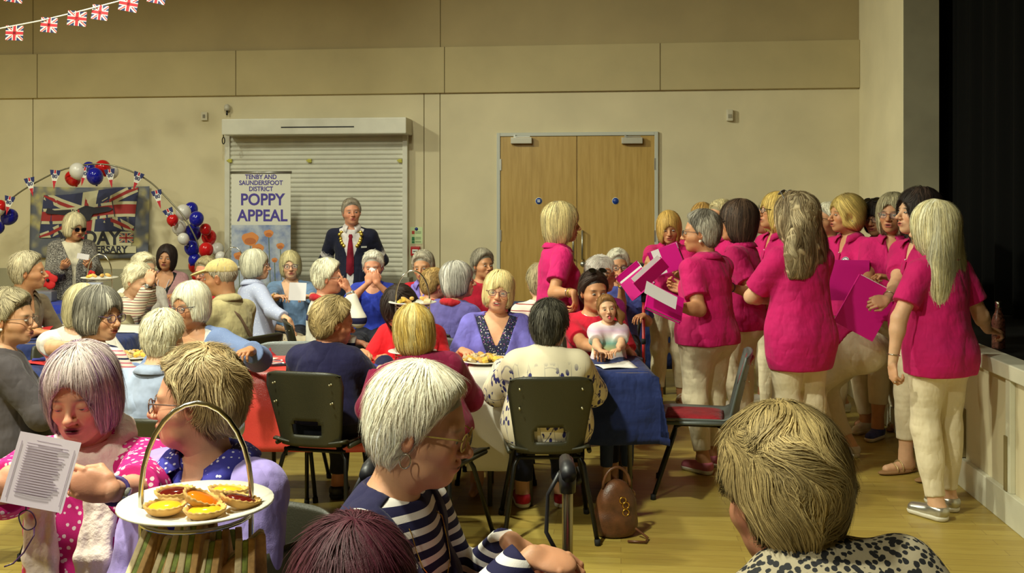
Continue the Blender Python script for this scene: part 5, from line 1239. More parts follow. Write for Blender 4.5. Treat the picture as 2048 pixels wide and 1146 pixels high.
mb = MB(); mb.tube([(.07*cos(a), -.01, .24+.10*sin(a)) for a in np.linspace(0, pi, 12)], .008, 8); mb.tube([(.08, -.06, .05), (.13, -.10, .012), (.10, -.15, .010), (.02, -.12, .010)], .006, 6); mb.obj('strap', mat('brown_leather'), r)
mb = MB()
for x, z in ((.015, .19), (.03, .165), (.03, .13)): mb.tube([(x+.016*cos(a), -.062, z+.016*sin(a)) for a in np.linspace(0, 2*pi, 15)[:-1]], .0028, 6, closed=True)
mb.obj('gold_charm', GOLD, r)
bp = W(1997, 700, 352)
r = empty('water_bottle', (bp.x, bp.y, ZS), 0, 'dark patterned metal bottle standing on the stage edge', 'bottle'); mb = MB(); mb.lathe([(0, 0), (.034, 0), (.036, .006), (.036, .15), (.030, .18), (.017, .21), (.014, .235)], 24)
mb.obj('bottle_body', painted('bottle_pattern', (104, 70, 60), .25, .6, 60), r); mb = MB(); mb.lathe([(.016, .232), (.017, .235), (.017, .262), (.014, .266), (0, .266)], 20); mb.obj('cap', METAL, r)
# ------------------------------------------------------------------ clothes materials
def stripes(name, base, bands, period, axis=(0, 0, 1), rough=.85, wob=.01):
    def bd(t):
        v = t.coord(); d = t.add('ShaderNodeVectorMath', operation='DOT_PRODUCT'); t.link(v, d.inputs[0]); d.inputs[1].default_value = axis
        n = t.noise(v, 6, 2); x = t.math('ADD', d.outputs['Value'], t.math('MULTIPLY', n, wob)); fr_ = t.math('FRACT', t.math('DIVIDE', x, period))
        st = [(0, srgb(*base))]; 
        for p, w_, c in bands: st += [(p, srgb(*c)), (p+w_, srgb(*base))]
        t.col(t.ramp(fr_, st, 'CONSTANT')); t.bump(t.noise(v, 500, 2), .25, .002)
    return mat(name, None, rough, spec=.25, build=bd)
def dotted(name, base, spot, scale, thr, rough=.8, cells=None, inner=None):
    def bd(t):
        v = t.coord(); vo = t.voro(v, scale); n = t.noise(v, scale*2.2, 2); d = t.math('ADD', vo.outputs['Distance'], t.math('MULTIPLY', n, .25))
        sp = srgb(*spot)
        if cells: sp = t.ramp(t.math('MULTIPLY', vo.outputs['Color'], 1.0), [(i/len(cells), srgb(*c)) for i, c in enumerate(cells)], 'CONSTANT')
        t.col(t.mix(t.ramp(d, [(thr, (1, 1, 1, 1)), (thr+.02, (0, 0, 0, 1))]), srgb(*base), sp)); t.bump(t.noise(v, 500, 2), .2, .002)
    return mat(name, None, rough, spec=.25, build=bd)
def leaf_print(t):
    v = t.coord(scale=(1, 1, 1)); vo = t.voro(t.coord(scale=(1, 1, .55), rot=(.0, .5, 0)), 42, 'F1'); big = t.noise(v, 9, 2); th = t.voro(t.coord(scale=(1, 1, .18)), 14, 'DISTANCE_TO_EDGE')
    m1 = t.math('MULTIPLY', t.ramp(vo.outputs['Distance'], [(.40, (1, 1, 1, 1)), (.43, (0, 0, 0, 1))]), t.ramp(big, [(.50, (0, 0, 0, 1)), (.52, (1, 1, 1, 1))]))
    m2 = t.ramp(th.outputs['Distance'], [(.008, (.8, .8, .8, 1)), (.014, (0, 0, 0, 1))]); sp = t.add('ShaderNodeSeparateXYZ'); t.link(v, sp.inputs[0])
    m = t.math('MULTIPLY', t.math('MAXIMUM', m1, m2), t.ramp(sp.outputs[2], [(.80, (1, 1, 1, 1)), (.86, (0, 0, 0, 1))]))
    t.col(t.mix(m, srgb(226, 214, 184), srgb(42, 40, 104))); t.bump(t.noise(v, 300, 3), .2, .002)
def leopard(t):
    v = t.coord(); vo = t.voro(v, 78); n = t.noise(v, 90, 2); d = t.math('ADD', vo.outputs['Distance'], t.math('MULTIPLY', n, .5))
    t.col(t.ramp(d, [(.25, srgb(20, 20, 24)), (.72, srgb(24, 24, 28)), (.76, srgb(168, 156, 130))])); t.bump(t.noise(v, 400, 2), .2, .002)
def tweed(t):
    v = t.coord(); n = t.noise(v, 120, 2, .7); t.col(t.ramp(n, [(.36, srgb(34, 32, 32)), (.5, srgb(104, 98, 92)), (.64, srgb(176, 170, 160))])); t.bump(n, .5, .006)
PINK = fabric('pink_polo_cotton', (194, 22, 100), .8, .06); PINKD = fabric('pink_polo_collar', (186, 20, 96), .8, .04)
WTR = fabric('cream_white_cotton', (222, 208, 176), .85, .03)
NAVYK = fabric('navy_knit', (34, 32, 66), .9, .08, 300)
SHOEW = dict(m=mat('white_leather', (216, 210, 196), .4), sole=mat('white_rubber', (214, 208, 190), .6)); SILV = dict(m=mat('silver_leather', (196, 194, 184), .28, metal=.85), sole=SHOEW['sole'])
DARKSH = dict(m=mat('dark_leather', (34, 30, 28), .4), sole=mat('dark_sole', (24, 22, 20), .7)); BLUSH = dict(m=fabric('blue_canvas', (66, 74, 138)), sole=SHOEW['sole']); SAND = dict(kind='sandal', m=mat('cream_strap', (206, 190, 160), .5), sole=mat('cork_sole', (150, 112, 72), .8)); GOLDS = dict(kind='sandal', m=mat('gold_strap', (206, 180, 130), .3, metal=.6), sole=mat('cork_sole', (150, 112, 72), .8)); PKSH = dict(m=fabric('pink_suede', (196, 110, 130)), sole=SHOEW['sole']); REDSH = dict(m=fabric('red_mesh_shoe', (176, 34, 50)), sole=SHOEW['sole'])
DTR = fabric('dark_trouser_cloth', (32, 32, 42), .9); GTR = fabric('grey_trouser_cloth', (90, 88, 86), .9); BTR = fabric('beige_trouser_cloth', (186, 172, 138), .9)
PEARL = mat('pearl', (224, 216, 200), .25)
GSEAT = 'seated guests at the tables'; GCH = 'choir members in pink polo shirts'
PAPER = mat('white_paper', (226, 220, 222), .6)
def sheet_of_paper(cx, cy, s, w_, h_, label, tilt=0, yaw=0, pitch=0, m=PAPER, lines=0, name='paper_sheet'):
    mb = MB(); mb.sheet(lambda a, b: ((a-.5)*w_, .0015*sin(a*3), (b-.5)*h_), 6, 6); mb.sm = [False]*len(mb.sm)
    o = mb.obj(name, m, solid=.0004); o.location = W(cx, cy, s); o.rotation_euler = Euler((radians(pitch), radians(tilt), radians(yaw)), 'XYZ')
    tag(o, label, 'paper')
    if lines:
        mb = MB(); R_ = random.Random(2)
        for j in range(lines): z = h_*.36-j*h_*.72/lines; mb.box(-w_*.34, -w_*.34+w_*R_.uniform(.5, .68), -.0016, -.0010, z, z+.0012)
        mb.box(-w_*.2, w_*.2, -.0016, -.001, h_*.41, h_*.418)
        for a in (-.43, .43): mb.box(w_*a-.0004, w_*a+.0004, -.0016, -.001, -h_*.42, h_*.38)
        q = mb.obj('printed_lines', mat('print_grey', (150, 132, 150), .7)); q.parent = o
    return o
MAG = mat('magenta_card', (205, 0, 128), .5)
def folder(cx, cy, s, rot, label, w_=.24, h_=.32, openang=0, papers=6, m=MAG):
    """rot: Euler degrees of the spine-up folder facing the camera"""
    r = empty('song_folder', W(cx, cy, s), 0, label, 'folder', 'magenta song folders'); r.rotation_euler = Euler([radians(a) for a in rot], 'XYZ')
    MB().box(0, w_, -.002, .001, -h_/2, h_/2, bev=.001).obj('cover', m, r)
    o = MB().box(0, w_, -.002, .001, -h_/2, h_/2, bev=.001).obj('cover', m, r); o.rotation_euler = (0, 0, radians(-openang)); o.location = (0, .016, 0)
    MB().box(-.003, .003, -.002, .018, -h_/2, h_/2).obj('spine', m, r)
    for j in range(papers):
        p = MB().box(.008, w_-.008, 0, .001, -h_/2+.008, h_/2-.006+.002*j).obj('page', PAPER, r); p.location = (0, .003+.0018*j, 0); p.rotation_euler = (0, 0, radians(-openang*(j+.5)/papers))
    return r
def teeth(i):
    mb = MB(); mb.sheet(lambda a, b: tuple(i['Hd']((.017*(a-.5)*2, .0985-.010*abs(a-.5)**2*4, -.0605-.006*b+.004*(2*a-1)**2))), 8, 2); mb.obj('teeth', mat('tooth_white', (224, 214, 192), .3), i['root'], solid=.002)
def polo(**k): return dict(dict(name='polo_shirt', m=PINK, neck='V', hem=-.09, sl=.68, off=.013, flare=.012, loose=.010), **k)
def PX(b=True, sd=-1): return [collar(PINKD), placket(PINKD), buttons(2, c=(225, 190, 205))]+([badge(x=sd*.078)] if b else [])
# ------------------------------------------------------------------ the four nearest guests
DOTP = dotted('pink_clover_print', (196, 34, 120), (232, 206, 214), 62, .44)
def f1_extra(i):
    # long pale scarf with poppies: round the neck and down the front
    T, k = i['T'], i['k']; sc = mat('scarf_print', None, .85, build=lambda t: (lambda v: (t.col(t.mix(t.ramp(t.math('ADD', t.voro(v, 9).outputs['Distance'], t.math('MULTIPLY', t.noise(v, 30, 2), .12)), [(.20, (1, 1, 1, 1)), (.24, (0, 0, 0, 1))]), srgb(232, 214, 204), srgb(190, 40, 56))), t.bump(t.noise(v, 60, 4), .5, .01)))(t.coord()))
    q = []
    n = 16
    for j in range(n): 
        a0, a1 = 2*pi*j/n, 2*pi*(j+1)/n; P = lambda a: T(.078*sin(a), .075*cos(a)-.015, .455-.030*cos(a)); q.append(seg(P(a0), P(a1), .030*k, k=.02))
    for sg, zt_ in ((-1, -.12), (1, -.10)):
        pts = [T(sg*.085, .045, .44), T(sg*.080, .125, .34), T(sg*.070, .165, .22), T(sg*.066, .17, .08), T(sg*.075, .17, zt_)]
        for a, b in zip(pts[:-1], pts[1:]):
            for dx in (-.03, 0, .03): q.append(seg(a+[dx*k, 0, 0], b+[dx*k, 0, 0], .014*k, .016*k, k=.02))
    wv = waves(8, 6, (60, 130), (1.6, .6, .25)); V, Q = surfnet(q, .005, lambda x, y, z: .005*wv(x, y, z)); link('scarf', np_mesh('scarf', V, Q, mats=[sc]), i['root'])
WST = mat('watch_strap_purple', (60, 40, 110), .6); WFA = mat('watch_face_silver', (186, 186, 180), .2, metal=.6)
P1 = person('woman with lilac streaked bob reading a small sheet, pink dotted top and poppy scarf', 163, 682, 775, 'sit', 178, head=(4, 15, 3), lean=4, fat=1.22, hair='bob', hair_col=(178, 160, 158), streak=(112, 72, 120), streak_amt=-.02, roots=(206, 190, 180),
    ht=.020, hl=.105, fw=.062, bang=False, sl=.16, skin=(206, 150, 120), brow=(120, 92, 80), lip=(110, 30, 50), detail=3, jowl=1, down=1, mouth=.03, top=dict(name='blouse', m=DOTP, neck='scoop', sl=1.35, off=.016, loose=.012, fold=.007, hem=-.05), bottom=dict(m=DTR), shoes=DARKSH, group=GSEAT,
    arms={'L': (('w', 210, 990, 950), dict(wd=(-.95, -.1, .30), wn=(.15, -.95, .25), curl=.7, thumb=.9, wh=(.8, .2, -1))), 'R': (('w', -50, 990, 1010), dict(wd=(.95, -.1, .10), wn=(-.1, -.95, .25), curl=.7, thumb=.9, wh=(-.9, .1, -1)))},
    extras=[f1_extra, watch('L', WST, WFA, .03), ring('L', GOLD, 2)])
sheet_of_paper(82, 944, 965, .126, .144, 'small printed sheet held by the woman with lilac hair', 12, 4, -12, m=mat('pale_lilac_paper', (214, 200, 212), .6), lines=20)
o = link('glasses', glasses_mesh((60, 34, 70))); o.matrix_world = Matrix.Translation(W(2, 1052, 935))@Euler((.3, 1.2, .3)).to_matrix().to_4x4(); o.name = 'reading_glasses'; tag(o, 'dark purple framed spectacles dangling at the lower left edge', 'glasses')
LIL = fabric('lilac_knit', (158, 142, 206), .95, .05, 260); LILF = dotted('blue_flower_print', (58, 56, 150), (206, 204, 226), 70, .36)
P2 = person('woman in profile with curly dark blond hair, gold rimmed glasses and lilac cardigan', 390, 697, 815, 'sit', 160, head=(-66, 2, 0), lean=3, fat=1.12, hair='curly', hair_col=(150, 126, 84), streak=(196, 176, 132), streak_amt=.0, ht=.028, curl=.012, lift=.012, sl=.05, skin=(204, 148, 118), detail=3, jowl=1,
    group=GSEAT, top=dict(name='blouse', m=LILF, neck='V', sl=0, off=.012, hem=-.05), over=dict(name='cardigan', m=LIL, sl=1.8, off=.022, open=.028, fold=.007, loose=.008, hem=-.06), bottom=dict(m=GTR), shoes=DARKSH,
    arms={'B': 'lap'}, glasses=(96, 72, 60), extras=[collar(LILF, r=(.074, .076), h=.028, spread=.046, gap=30, drop=.05)])
F3ST = stripes('navy_white_sleeve_stripe', (226, 220, 214), [(.0, .56, (34, 32, 66))], .030, (.12, .62, -.30), wob=.004); F3BD = stripes('navy_white_front_stripe', (226, 220, 214), [(.0, .56, (34, 32, 66))], .030, (0, .1, 1), wob=.004)
def coat_on_lap(i):
    T = i['T']; q = [ell((0, .30, .66), (.20, .22, .10), k=.05), ell((.05, .18, .74), (.17, .14, .10), k=.05), ell((-.10, .48, .64), (.12, .10, .10), k=.05), half((0, 0, .60), (0, 0, -1), .02)]
    wv = waves(5, 8, (40, 110)); V, Q = surfnet(q, .007, lambda x, y, z: .010*wv(x, y, z)); o = link('folded_coat', np_mesh('folded_coat', V, Q, mats=[mat('pink_padded_nylon', (196, 24, 100), .45)])); o.matrix_world = Matrix.Translation(i['root'].location)@Euler((0, 0, radians(i['yaw']))).to_matrix().to_4x4(); tag(o, 'bright pink padded coat folded on the lap of the white haired woman', 'coat')
P3 = person('white haired woman in profile with gold framed glasses, navy and white striped top', 842, 722, 925, 'sit', -112, head=(14, 12, 0), hs=1.07, lean=8, fat=1.08, hair='short', hair_col=(226, 218, 196), ht=.020, bang=False, sl=.10, curl=.003, skin=(198, 146, 112), detail=3, jowl=1, group=GSEAT,
    top=dict(name='striped_top', m=F3BD, neck='crew', sl=1.93, off=.013, hem=-.05), over=dict(name='cardigan', m=NAVYK, sl=.0, off=.020, open=.03, fold=.006, hem=-.05), bottom=dict(m=DTR), shoes=DARKSH, brow=(150, 120, 96),
    arms={'R': (('w', 1066, 1112, 985), dict(wd=(.93, -.15, -.18), wn=(-.05, -.35, .95), curl=.72, thumb=.5, wh=(-.5, -.4, -1))), 'L': (('w', 1022, 1082, 880), dict(wd=(.85, -.2, -.5), wn=(.3, -.2, 1), curl=.9, wh=(-.3, .6, -1)))},
    glasses=(176, 152, 76), extras=[necklace(GOLD, .24, .0012, .006), earring(METAL, .009, .004, hoop=True), coat_on_lap])
P4 = person('maroon haired person with back of head cut by the bottom of the photo', 704, 1036, 1450, 'sit', 8, head=(5, 0, 0), hair='short', hair_col=(74, 24, 40), ht=.022, sl=.07, detail=3, skin='mid', top=dict(m=fabric('black_top_cloth', (30, 26, 30))), bottom=dict(m=DTR), noeye=1, group=GSEAT)
P5 = person('woman seen from behind with short dark blond hair and animal print top', 1562, 803, 1040, 'sit', 4, head=(18, 14, 0), side=-15, lean=40, nsh=.05, hs=1.06, hair='short', hair_col=(142, 122, 78), streak=(178, 156, 104), streak_amt=.1, ht=.033, bang=False, sl=.11, curl=.004, detail=3, skin=(176, 120, 90), noeye=1, top=dict(name='blouse', m=mat('animal_print', None, .8, build=leopard), neck='crew', sl=1.5, off=.014), bottom=dict(m=DTR), group=GSEAT)
# ------------------------------------------------------------------ left side guests
person('grey haired woman at the left edge in a dark grey jacket with pearl earring', 22, 578, 440, 'sit', -62, head=(-28, 2, 0), fat=1.1, hair='short', hair_col=(150, 138, 108), ht=.026, curl=.005, detail=2, glasses=(120, 90, 70), skin='mid', top=dict(name='jacket', m=fabric('dark_grey_wool', (72, 66, 68)), sl=1.9, off=.018), bottom=dict(m=GTR), shoes=DARKSH, arms={'B': 'table'}, extras=[earring(PEARL, .007)], group=GSEAT)
person('grey haired man in a brown shirt leaning on the far left table', 58, 503, 292, 'sit', -105, head=(28, 0, 0), lean=10, sex='m', hair='short', hair_col=(176, 164, 134), ht=.022, bang=False, detail=1, skin='tan', top=dict(m=fabric('brown_shirt_cloth', (112, 96, 74)), neck='V', sl=1.6), bottom=dict(m=DTR), arms={'B': 'table'}, extras=[collar(fabric('brown_shirt_cloth', ()))], group=GSEAT)
person('woman standing in a black and white tweed coat and sunglasses, reading a card', 150, 424, 206, 'stand', -150, head=(22, 12, 0), fat=1.0, bang=.042, part=.012, hair='bob', hair_col=(208, 196, 158), hl=.09, ht=.02, detail=1, skin='tan', glasses=((30, 26, 24), True), top=dict(m=fabric('cream_top', (206, 196, 170))), over=dict(name='coat', m=mat('black_white_tweed', None, .9, build=tweed), sl=1.9, hem=-.26, off=.03, open=.03, flare=.02), bottom=dict(m=DTR), shoes=DARKSH, arms={'B': 'hold'})
sheet_of_paper(166, 513, 222, .10, .05, 'small card held by the woman in the tweed coat', 10, 20)
person('woman in a white T-shirt with pale blond hair behind the grey haired striped one', 165, 567, 350, 'sit', -148, head=(20, 0, -8), lean=12, hair='bob', hair_col=(206, 194, 150), detail=1, top=dict(m=fabric('white_tee', (226, 220, 210)), sl=.6), bottom=dict(m=GTR), arms={'R': (('w', 150, 690, 385), dict(wh=(-1, 0, -.6))), 'L': 'table'}, group=GSEAT)
STR5 = stripes('white_pink_navy_stripe', (226, 216, 206), [(.0, .16, (44, 46, 76)), (.36, .10, (206, 96, 120)), (.68, .10, (206, 96, 120))], .052, (0, .15, 1))
person('woman with dark grey bob and glasses turning right in a white, pink and navy top', 200, 570, 430, 'sit', -38, head=(-74, 6, 0), fat=1.05, bang=.056, part=.012, side=-4, hair='bob', hair_col=(98, 94, 84), streak=(170, 164, 148), streak_amt=-.1, hl=.085, fw=.066, ht=.02, detail=2, skin='mid', glasses=(70, 44, 84), top=dict(name='striped_top', m=STR5, neck='scoop', sl=1.6), bottom=dict(m=fabric('denim', (52, 62, 92))), arms={'B': 'table'}, extras=[earring(PEARL, .005), necklace(GOLD, .38)], group=GSEAT)
person('white haired person seen from behind in a pale blue shirt', 328, 619, 485, 'sit', -8, head=(-10, 4, 0), hs=.86, fat=.95, hair='short', hair_col=(222, 214, 184), ht=.024, bang=False, detail=2, noeye=1, top=dict(m=fabric('pale_blue_shirt', (160, 172, 198)), sl=1.7), bottom=dict(m=GTR), arms={'B': 'table'}, extras=[collar(fabric('pale_blue_shirt', ()), h=.03)], group=GSEAT)
person('white haired woman with glasses in a blue denim shirt over a white top, facing left', 380, 560, 372, 'sit', 168, head=(-14, 6, 0), side=3, bang=.060, part=-.010, hair='bob', hair_col=(222, 216, 190), hl=.08, fw=.066, ht=.014, detail=2, skin='tan', glasses=(40, 34, 60), top=dict(m=fabric('white_vest_top', (222, 220, 214)), neck='wide', sl=0), over=dict(name='denim_shirt', m=dotted('denim_blue_dots', (116, 134, 176), (140, 156, 190), 120, .3), sl=1.8, open=.05), bottom=dict(m=GTR), arms={'L': (('w', 500, 700, 395), dict(wh=(1, 0, -.5))), 'R': 'table'}, extras=[necklace(GOLD, .37, .002)], group=GSEAT)
def cap(i):
    q = [ell((0, -.012, .040), (.086, .106, .080)), half((0, 0, .035), (0, .12, -1), .006)]; V, Q = surfnet(q, .005); m = fabric('beige_cap_cloth', (196, 176, 116)); r = i['root']; o = link('cap', np_mesh('cap', V, Q, mats=[m]), r); o.matrix_local = i['HM']
    V, Q = surfnet([ell((0, .115, .043), (.070, .075, .010), R=Rx(-12)), ], .004); p = link('cap_peak', np_mesh('cap_peak', V, Q, mats=[m]), o)
def strap(i):
    mb = MB(); T = i['T']; mb.tube([T(-.10, -.03, .455), T(-.03, -.13, .36), T(.05, -.15, .22), T(.13, -.13, .08), T(.16, -.06, -.02)], .012, 6, flat=.4); mb.obj('bag_strap', mat('strap_brown', (96, 72, 52), .7), i['root'])
person('man in a beige baseball cap and khaki shirt facing left', 440, 512, 308, 'sit', 62, head=(24, 6, 0), lean=6, sex='m', fat=1.12, hair='thin', hair_col=(176, 164, 140), detail=1, skin='tan', top=dict(m=fabric('khaki_shirt', (172, 160, 116)), sl=1.7, neck='V'), bottom=dict(m=BTR), arms={'B': 'table'}, extras=[cap, strap, collar(fabric('khaki_shirt', ()))], group=GSEAT)
STR9 = stripes('cream_red_grey_stripe', (214, 202, 180), [(.0, .14, (150, 60, 66)), (.5, .12, (70, 60, 66))], .040)
person('white haired woman in cream gilet hiding her face behind raised hands', 276, 524, 262, 'sit', -120, head=(10, 22, 0), lean=10, hair='short', hair_col=(220, 210, 176), ht=.03, curl=.006, detail=1, top=dict(name='striped_top', m=STR9, sl=1.8), over=dict(name='gilet', m=fabric('cream_gilet', (190, 180, 144)), sl=0, open=.06), bottom=dict(m=GTR), arms={'B': (('w', 300, 566, 272), dict(wd=(.0, .2, 1), wn=(0, -1, .2), curl=.8, wh=(.3, -.2, -1)))}, extras=[watch('R', mat('black_strap', (24, 24, 24), .5), WFA)], group=GSEAT)
person('white haired person in a white top just behind the one hiding her face', 288, 506, 246, 'sit', -135, head=(10, 6, 0), hair='short', hair_col=(214, 204, 170), ht=.026, curl=.005, detail=1, top=dict(m=fabric('white_blouse', (216, 210, 196))), bottom=dict(m=GTR), group=GSEAT)
def lanyard(i):
    mb = MB(); T = i['T']; mb.tube([T(-.06, .0, .455), T(-.05, .11, .36), T(-.02, .15, .25), T(0, .16, .17), T(.02, .15, .25), T(.05, .11, .36), T(.06, 0, .455)], .007, 6, flat=.4); mb.box(-.03, .03, -.003, .003, -.09, 0, Matrix.Translation(T(0, .17, .17))); mb.obj('lanyard', mat('lanyard_white', (206, 210, 224), .6), i['root'])
def flower_pin(i):
    P, n = on_cloth(i, .11, .32, over=True); mb = MB(); mb.sphere(P, (.02, .008, .02), 10); mb.obj('flower_pin', mat('pin_yellow', (206, 170, 60), .5), i['root'])
person('dark haired woman in a dusty pink blazer with white lanyard', 333, 488, 206, 'sit', 182, head=(4, 0, -4), hair='bob', hair_col=(38, 28, 26), ht=.018, hl=.115, bang=False, skin='tan', lip=(130, 30, 40), detail=1, top=dict(m=fabric('black_vest_top', (26, 26, 28)), neck='wide', sl=0), over=dict(name='blazer', m=fabric('dusty_pink', (172, 128, 130)), sl=1.85, open=.06), bottom=dict(m=DTR), arms={'B': 'table'}, extras=[lanyard, flower_pin], group=GSEAT)
person('person in a red cardigan mostly hidden behind the beige cap', 412, 512, 236, 'sit', 150, head=(10, 6, 0), hair='short', hair_col=(176, 160, 120), skin='red', glasses=(110, 90, 80), top=dict(m=fabric('white_lace_top', (206, 196, 186))), over=dict(name='cardigan', m=fabric('red_knit', (180, 26, 40)), sl=1.8, open=.05), bottom=dict(m=DTR), detail=1, arms={'B': 'table'}, group=GSEAT)
# ------------------------------------------------------------------ far row guests
PAT = dotted('lavender_leaf_print', (172, 178, 206), (204, 208, 222), 55, .33)
person('grey bobbed woman with glasses in a pale patterned shirt and cream trousers, facing right', 512, 497, 247, 'sit', -52, head=(-30, 0, 0), side=-6, bang=.05, part=.012, hair='bob', hair_col=(200, 196, 172), hl=.09, fw=.066, detail=1, glasses=(110, 80, 80), top=dict(name='shirt', m=PAT, sl=1.7, hem=-.1, flare=.02), bottom=dict(m=WTR), arms={'R': (('w', 578, 640, 262), dict(wd=(.4, -.2, -1), wh=(-.4, -.4, -1))), 'L': 'lap'}, extras=[collar(PAT)], group=GSEAT)
person('woman with glasses and blond grey bob in a loose blue top holding a sheet', 581, 501, 226, 'sit', 180, head=(14, 0, 3), fat=1.12, bang=.052, part=.014, hair='bob', hair_col=(184, 172, 128), hl=.095, detail=1, glasses=(60, 40, 76), skin='fair', top=dict(name='blouse', m=fabric('chambray_blue', (108, 136, 172)), neck='deepV', sl=1.3, flare=.02, loose=.02), bottom=dict(m=DTR), arms={'R': (('w', 553, 596, 240), dict(wd=(.8, -.3, .1))), 'L': (('w', 628, 596, 240), dict(wd=(-.8, -.2, .1)))}, extras=[watch('R', GOLD, WFA)], group=GSEAT)
sheet_of_paper(595, 583, 245, .14, .145, 'white sheet held by the woman in the loose blue top', 2, 0, -8)
S3 = stripes('cream_navy_block', (220, 214, 198), [(.30, .07, (36, 36, 70)), (.86, .14, (36, 36, 70))], .62, (0, 0, 1), wob=0)
def red_scarf(i):
    T, k = i['T'], i['k']; q = []
    for j in range(12):
        P = lambda a: T(.078*sin(a), .076*cos(a)-.012, .448-.020*cos(a)); q.append(seg(P(2*pi*j/12), P(2*pi*(j+1)/12), .024*k, k=.02))
    V, Q = surfnet(q, .008, lambda x, y, z: .005*waves(3, 5, (50, 100))(x, y, z)); link('neck_scarf', np_mesh('neck_scarf', V, Q, mats=[fabric('red_neck_scarf', (168, 24, 36))]), i['root'])
person('short white haired woman in glasses, red scarf and a cream and navy jumper', 657, 518, 276, 'sit', -72, head=(-14, 2, 0), hair='short', hair_col=(220, 214, 186), ht=.026, bang=False, detail=1, glasses=(130, 120, 110), skin='red', top=dict(name='jumper', m=S3, sl=1.8), bottom=dict(m=DTR), arms={'R': (('w', 697, 580, 282), dict(wd=(-.35, 0, 1), wn=(.9, -.3, 0), curl=1.1, point=True, wh=(.2, -.3, -1))), 'L': 'lap'}, extras=[red_scarf, watch('R', mat('grey_strap', (130, 134, 140), .4), WFA, .03)], group=GSEAT)
BLT = fabric('royal_blue_cotton', (44, 62, 176))
person('white haired woman in a royal blue top holding a tissue to her nose', 746, 501, 236, 'sit', 180, head=(2, 8, 0), hair='short', hair_col=(222, 216, 200), ht=.024, curl=.004, detail=1, skin='red', top=dict(m=BLT, neck='scoop', sl=.95), bottom=dict(m=DTR), arms={'R': (('w', 737, 566, 244), dict(wd=(.18, .1, 1), wn=(-.3, -1, 0), curl=.6, wh=(-1, 0, -1))), 'L': (('w', 753, 566, 244), dict(wd=(-.18, .1, 1), wn=(.3, -1, 0), curl=.6, wh=(1, 0, -1)))}, group=GSEAT)
q = surfnet([ell((0, 0, 0), (.030, .016, .022), k=.01)], .004, lambda x, y, z: .006*waves(2, 6, (100, 240))(x, y, z)); o = link('tissue', np_mesh('tissue', *q, mats=[PAPER])); o.location = W(745, 541, 243); tag(o, 'crumpled white tissue held at the nose above the royal blue top', 'tissue')
REDK = fabric('red_knit', ())
VIOB = fabric('violet_blue_cotton', (72, 64, 176))
person('grey curly haired woman in a red cardigan over a violet shirt glancing left', 846, 502, 238, 'sit', 168, head=(2, 4, 3), hair='short', hair_col=(176, 168, 148), ht=.03, curl=.005, bang=False, detail=1, skin='tan', top=dict(m=fabric('lilac_shirt', (124, 110, 190)), neck='V'), over=dict(name='cardigan', m=REDK, sl=1.8, open=.05), bottom=dict(m=DTR), extras=[collar(fabric('lilac_shirt', ()), h=.04)], group=GSEAT)
person('small person with curly sandy hair in a violet blue top and red scarf, turned away', 870, 535, 268, 'sit', -20, head=(-40, 6, 0), hair='curly', hair_col=(158, 128, 76), ht=.018, hs=.92, detail=1, skin='red', top=dict(m=VIOB, sl=.8), bottom=dict(m=fabric('red_skirt_cloth', (168, 28, 36)), wide=.03), extras=[red_scarf, earring(METAL, .005)], group=GSEAT)
PURC = fabric('purple_cardigan_knit', (92, 84, 148))
person('grey bobbed woman seen from behind in a dull purple cardigan and striped scarf', 917, 521, 296, 'sit', -38, head=(-48, -2, 0), side=3, hair='bob', hair_col=(158, 154, 144), streak=(205, 200, 190), hl=.10, fw=.068, detail=1, skin='fair', top=dict(name='cardigan', m=PURC, sl=1.8, off=.018), bottom=dict(m=GTR), arms={'B': 'table'}, extras=[lambda i: (red_scarf(i), i['root'].children[-1].data.materials.__setitem__(0, stripes('grey_scarf_stripe', (150, 148, 144), [(0, .5, (88, 86, 88))], .016)))], group=GSEAT)
person('short grey haired woman in a red top in front of the door frame', 966, 499, 232, 'sit', 190, head=(24, 0, 0), hair='short', hair_col=(150, 142, 124), ht=.03, bang=False, detail=1, skin='tan', top=dict(m=fabric('crimson_top', (176, 26, 52)), sl=1.6), bottom=dict(m=DTR), group=GSEAT, extras=[earring(METAL, .005)])
TAN = SK['tan']
def chain(i):
    mb = MB(); pts = []
    for j in range(23):
        a = 2*pi*j/23; ff = (1+cos(a))/2; x = sin(a)*.105*(1-.25*ff); zz = .44-.17*ff**1.1
        P = i['T'](x, .25, zz) if ff > .18 else None
        if P is None: continue
        Pq, n = on_cloth(i, x, zz, over=True) if ff > .35 else (i['T'](x*1.1, -.01+.12*ff/.35, zz+.015), np.array([0, -1, 0]))
        pts.append(Pq)
        mb.sphere(Pq, (.019, .010, .019), 8)
    mb.tube(pts, .006, 6)
    P, n = on_cloth(i, 0, .245, over=True); P = P+n*.012; mb.lathe([(0, .008), (.030, .006), (.034, 0)], 12, Matrix.Translation(P)@Vector(n).to_track_quat('Z', 'Y').to_matrix().to_4x4()); mb.obj('chain_of_office', mat('chain_gold', (214, 184, 84), .28, metal=.9), i['root'])
def tie(i):
    mb = MB(); L = []
    for z, w_ in ((.405, .014), (.385, .020), (.37, .014), (.30, .024), (.18, .034), (.06, .036), (.03, .004)):
        P, n = on_cloth(i, 0, z); P = P+n*.006; X = i['Rt'][:, 0]*w_*i['k']; L += [P-X, P+X]
    mb.add(L, [(2*j, 2*j+1, 2*j+3, 2*j+2) for j in range(6)], True); mb.obj('tie', fabric('dark_red_tie', (128, 20, 40)), i['root'], solid=.006)
def nametag(i):
    P, n = on_cloth(i, -.12, .29, over=True); mb = MB(); mb.box(-.03, .03, -.008, .008, 0, .004, Matrix.Translation(P)@Vector(n).to_track_quat('Z', 'Y').to_matrix().to_4x4()); mb.obj('name_tag', SW, i['root'])
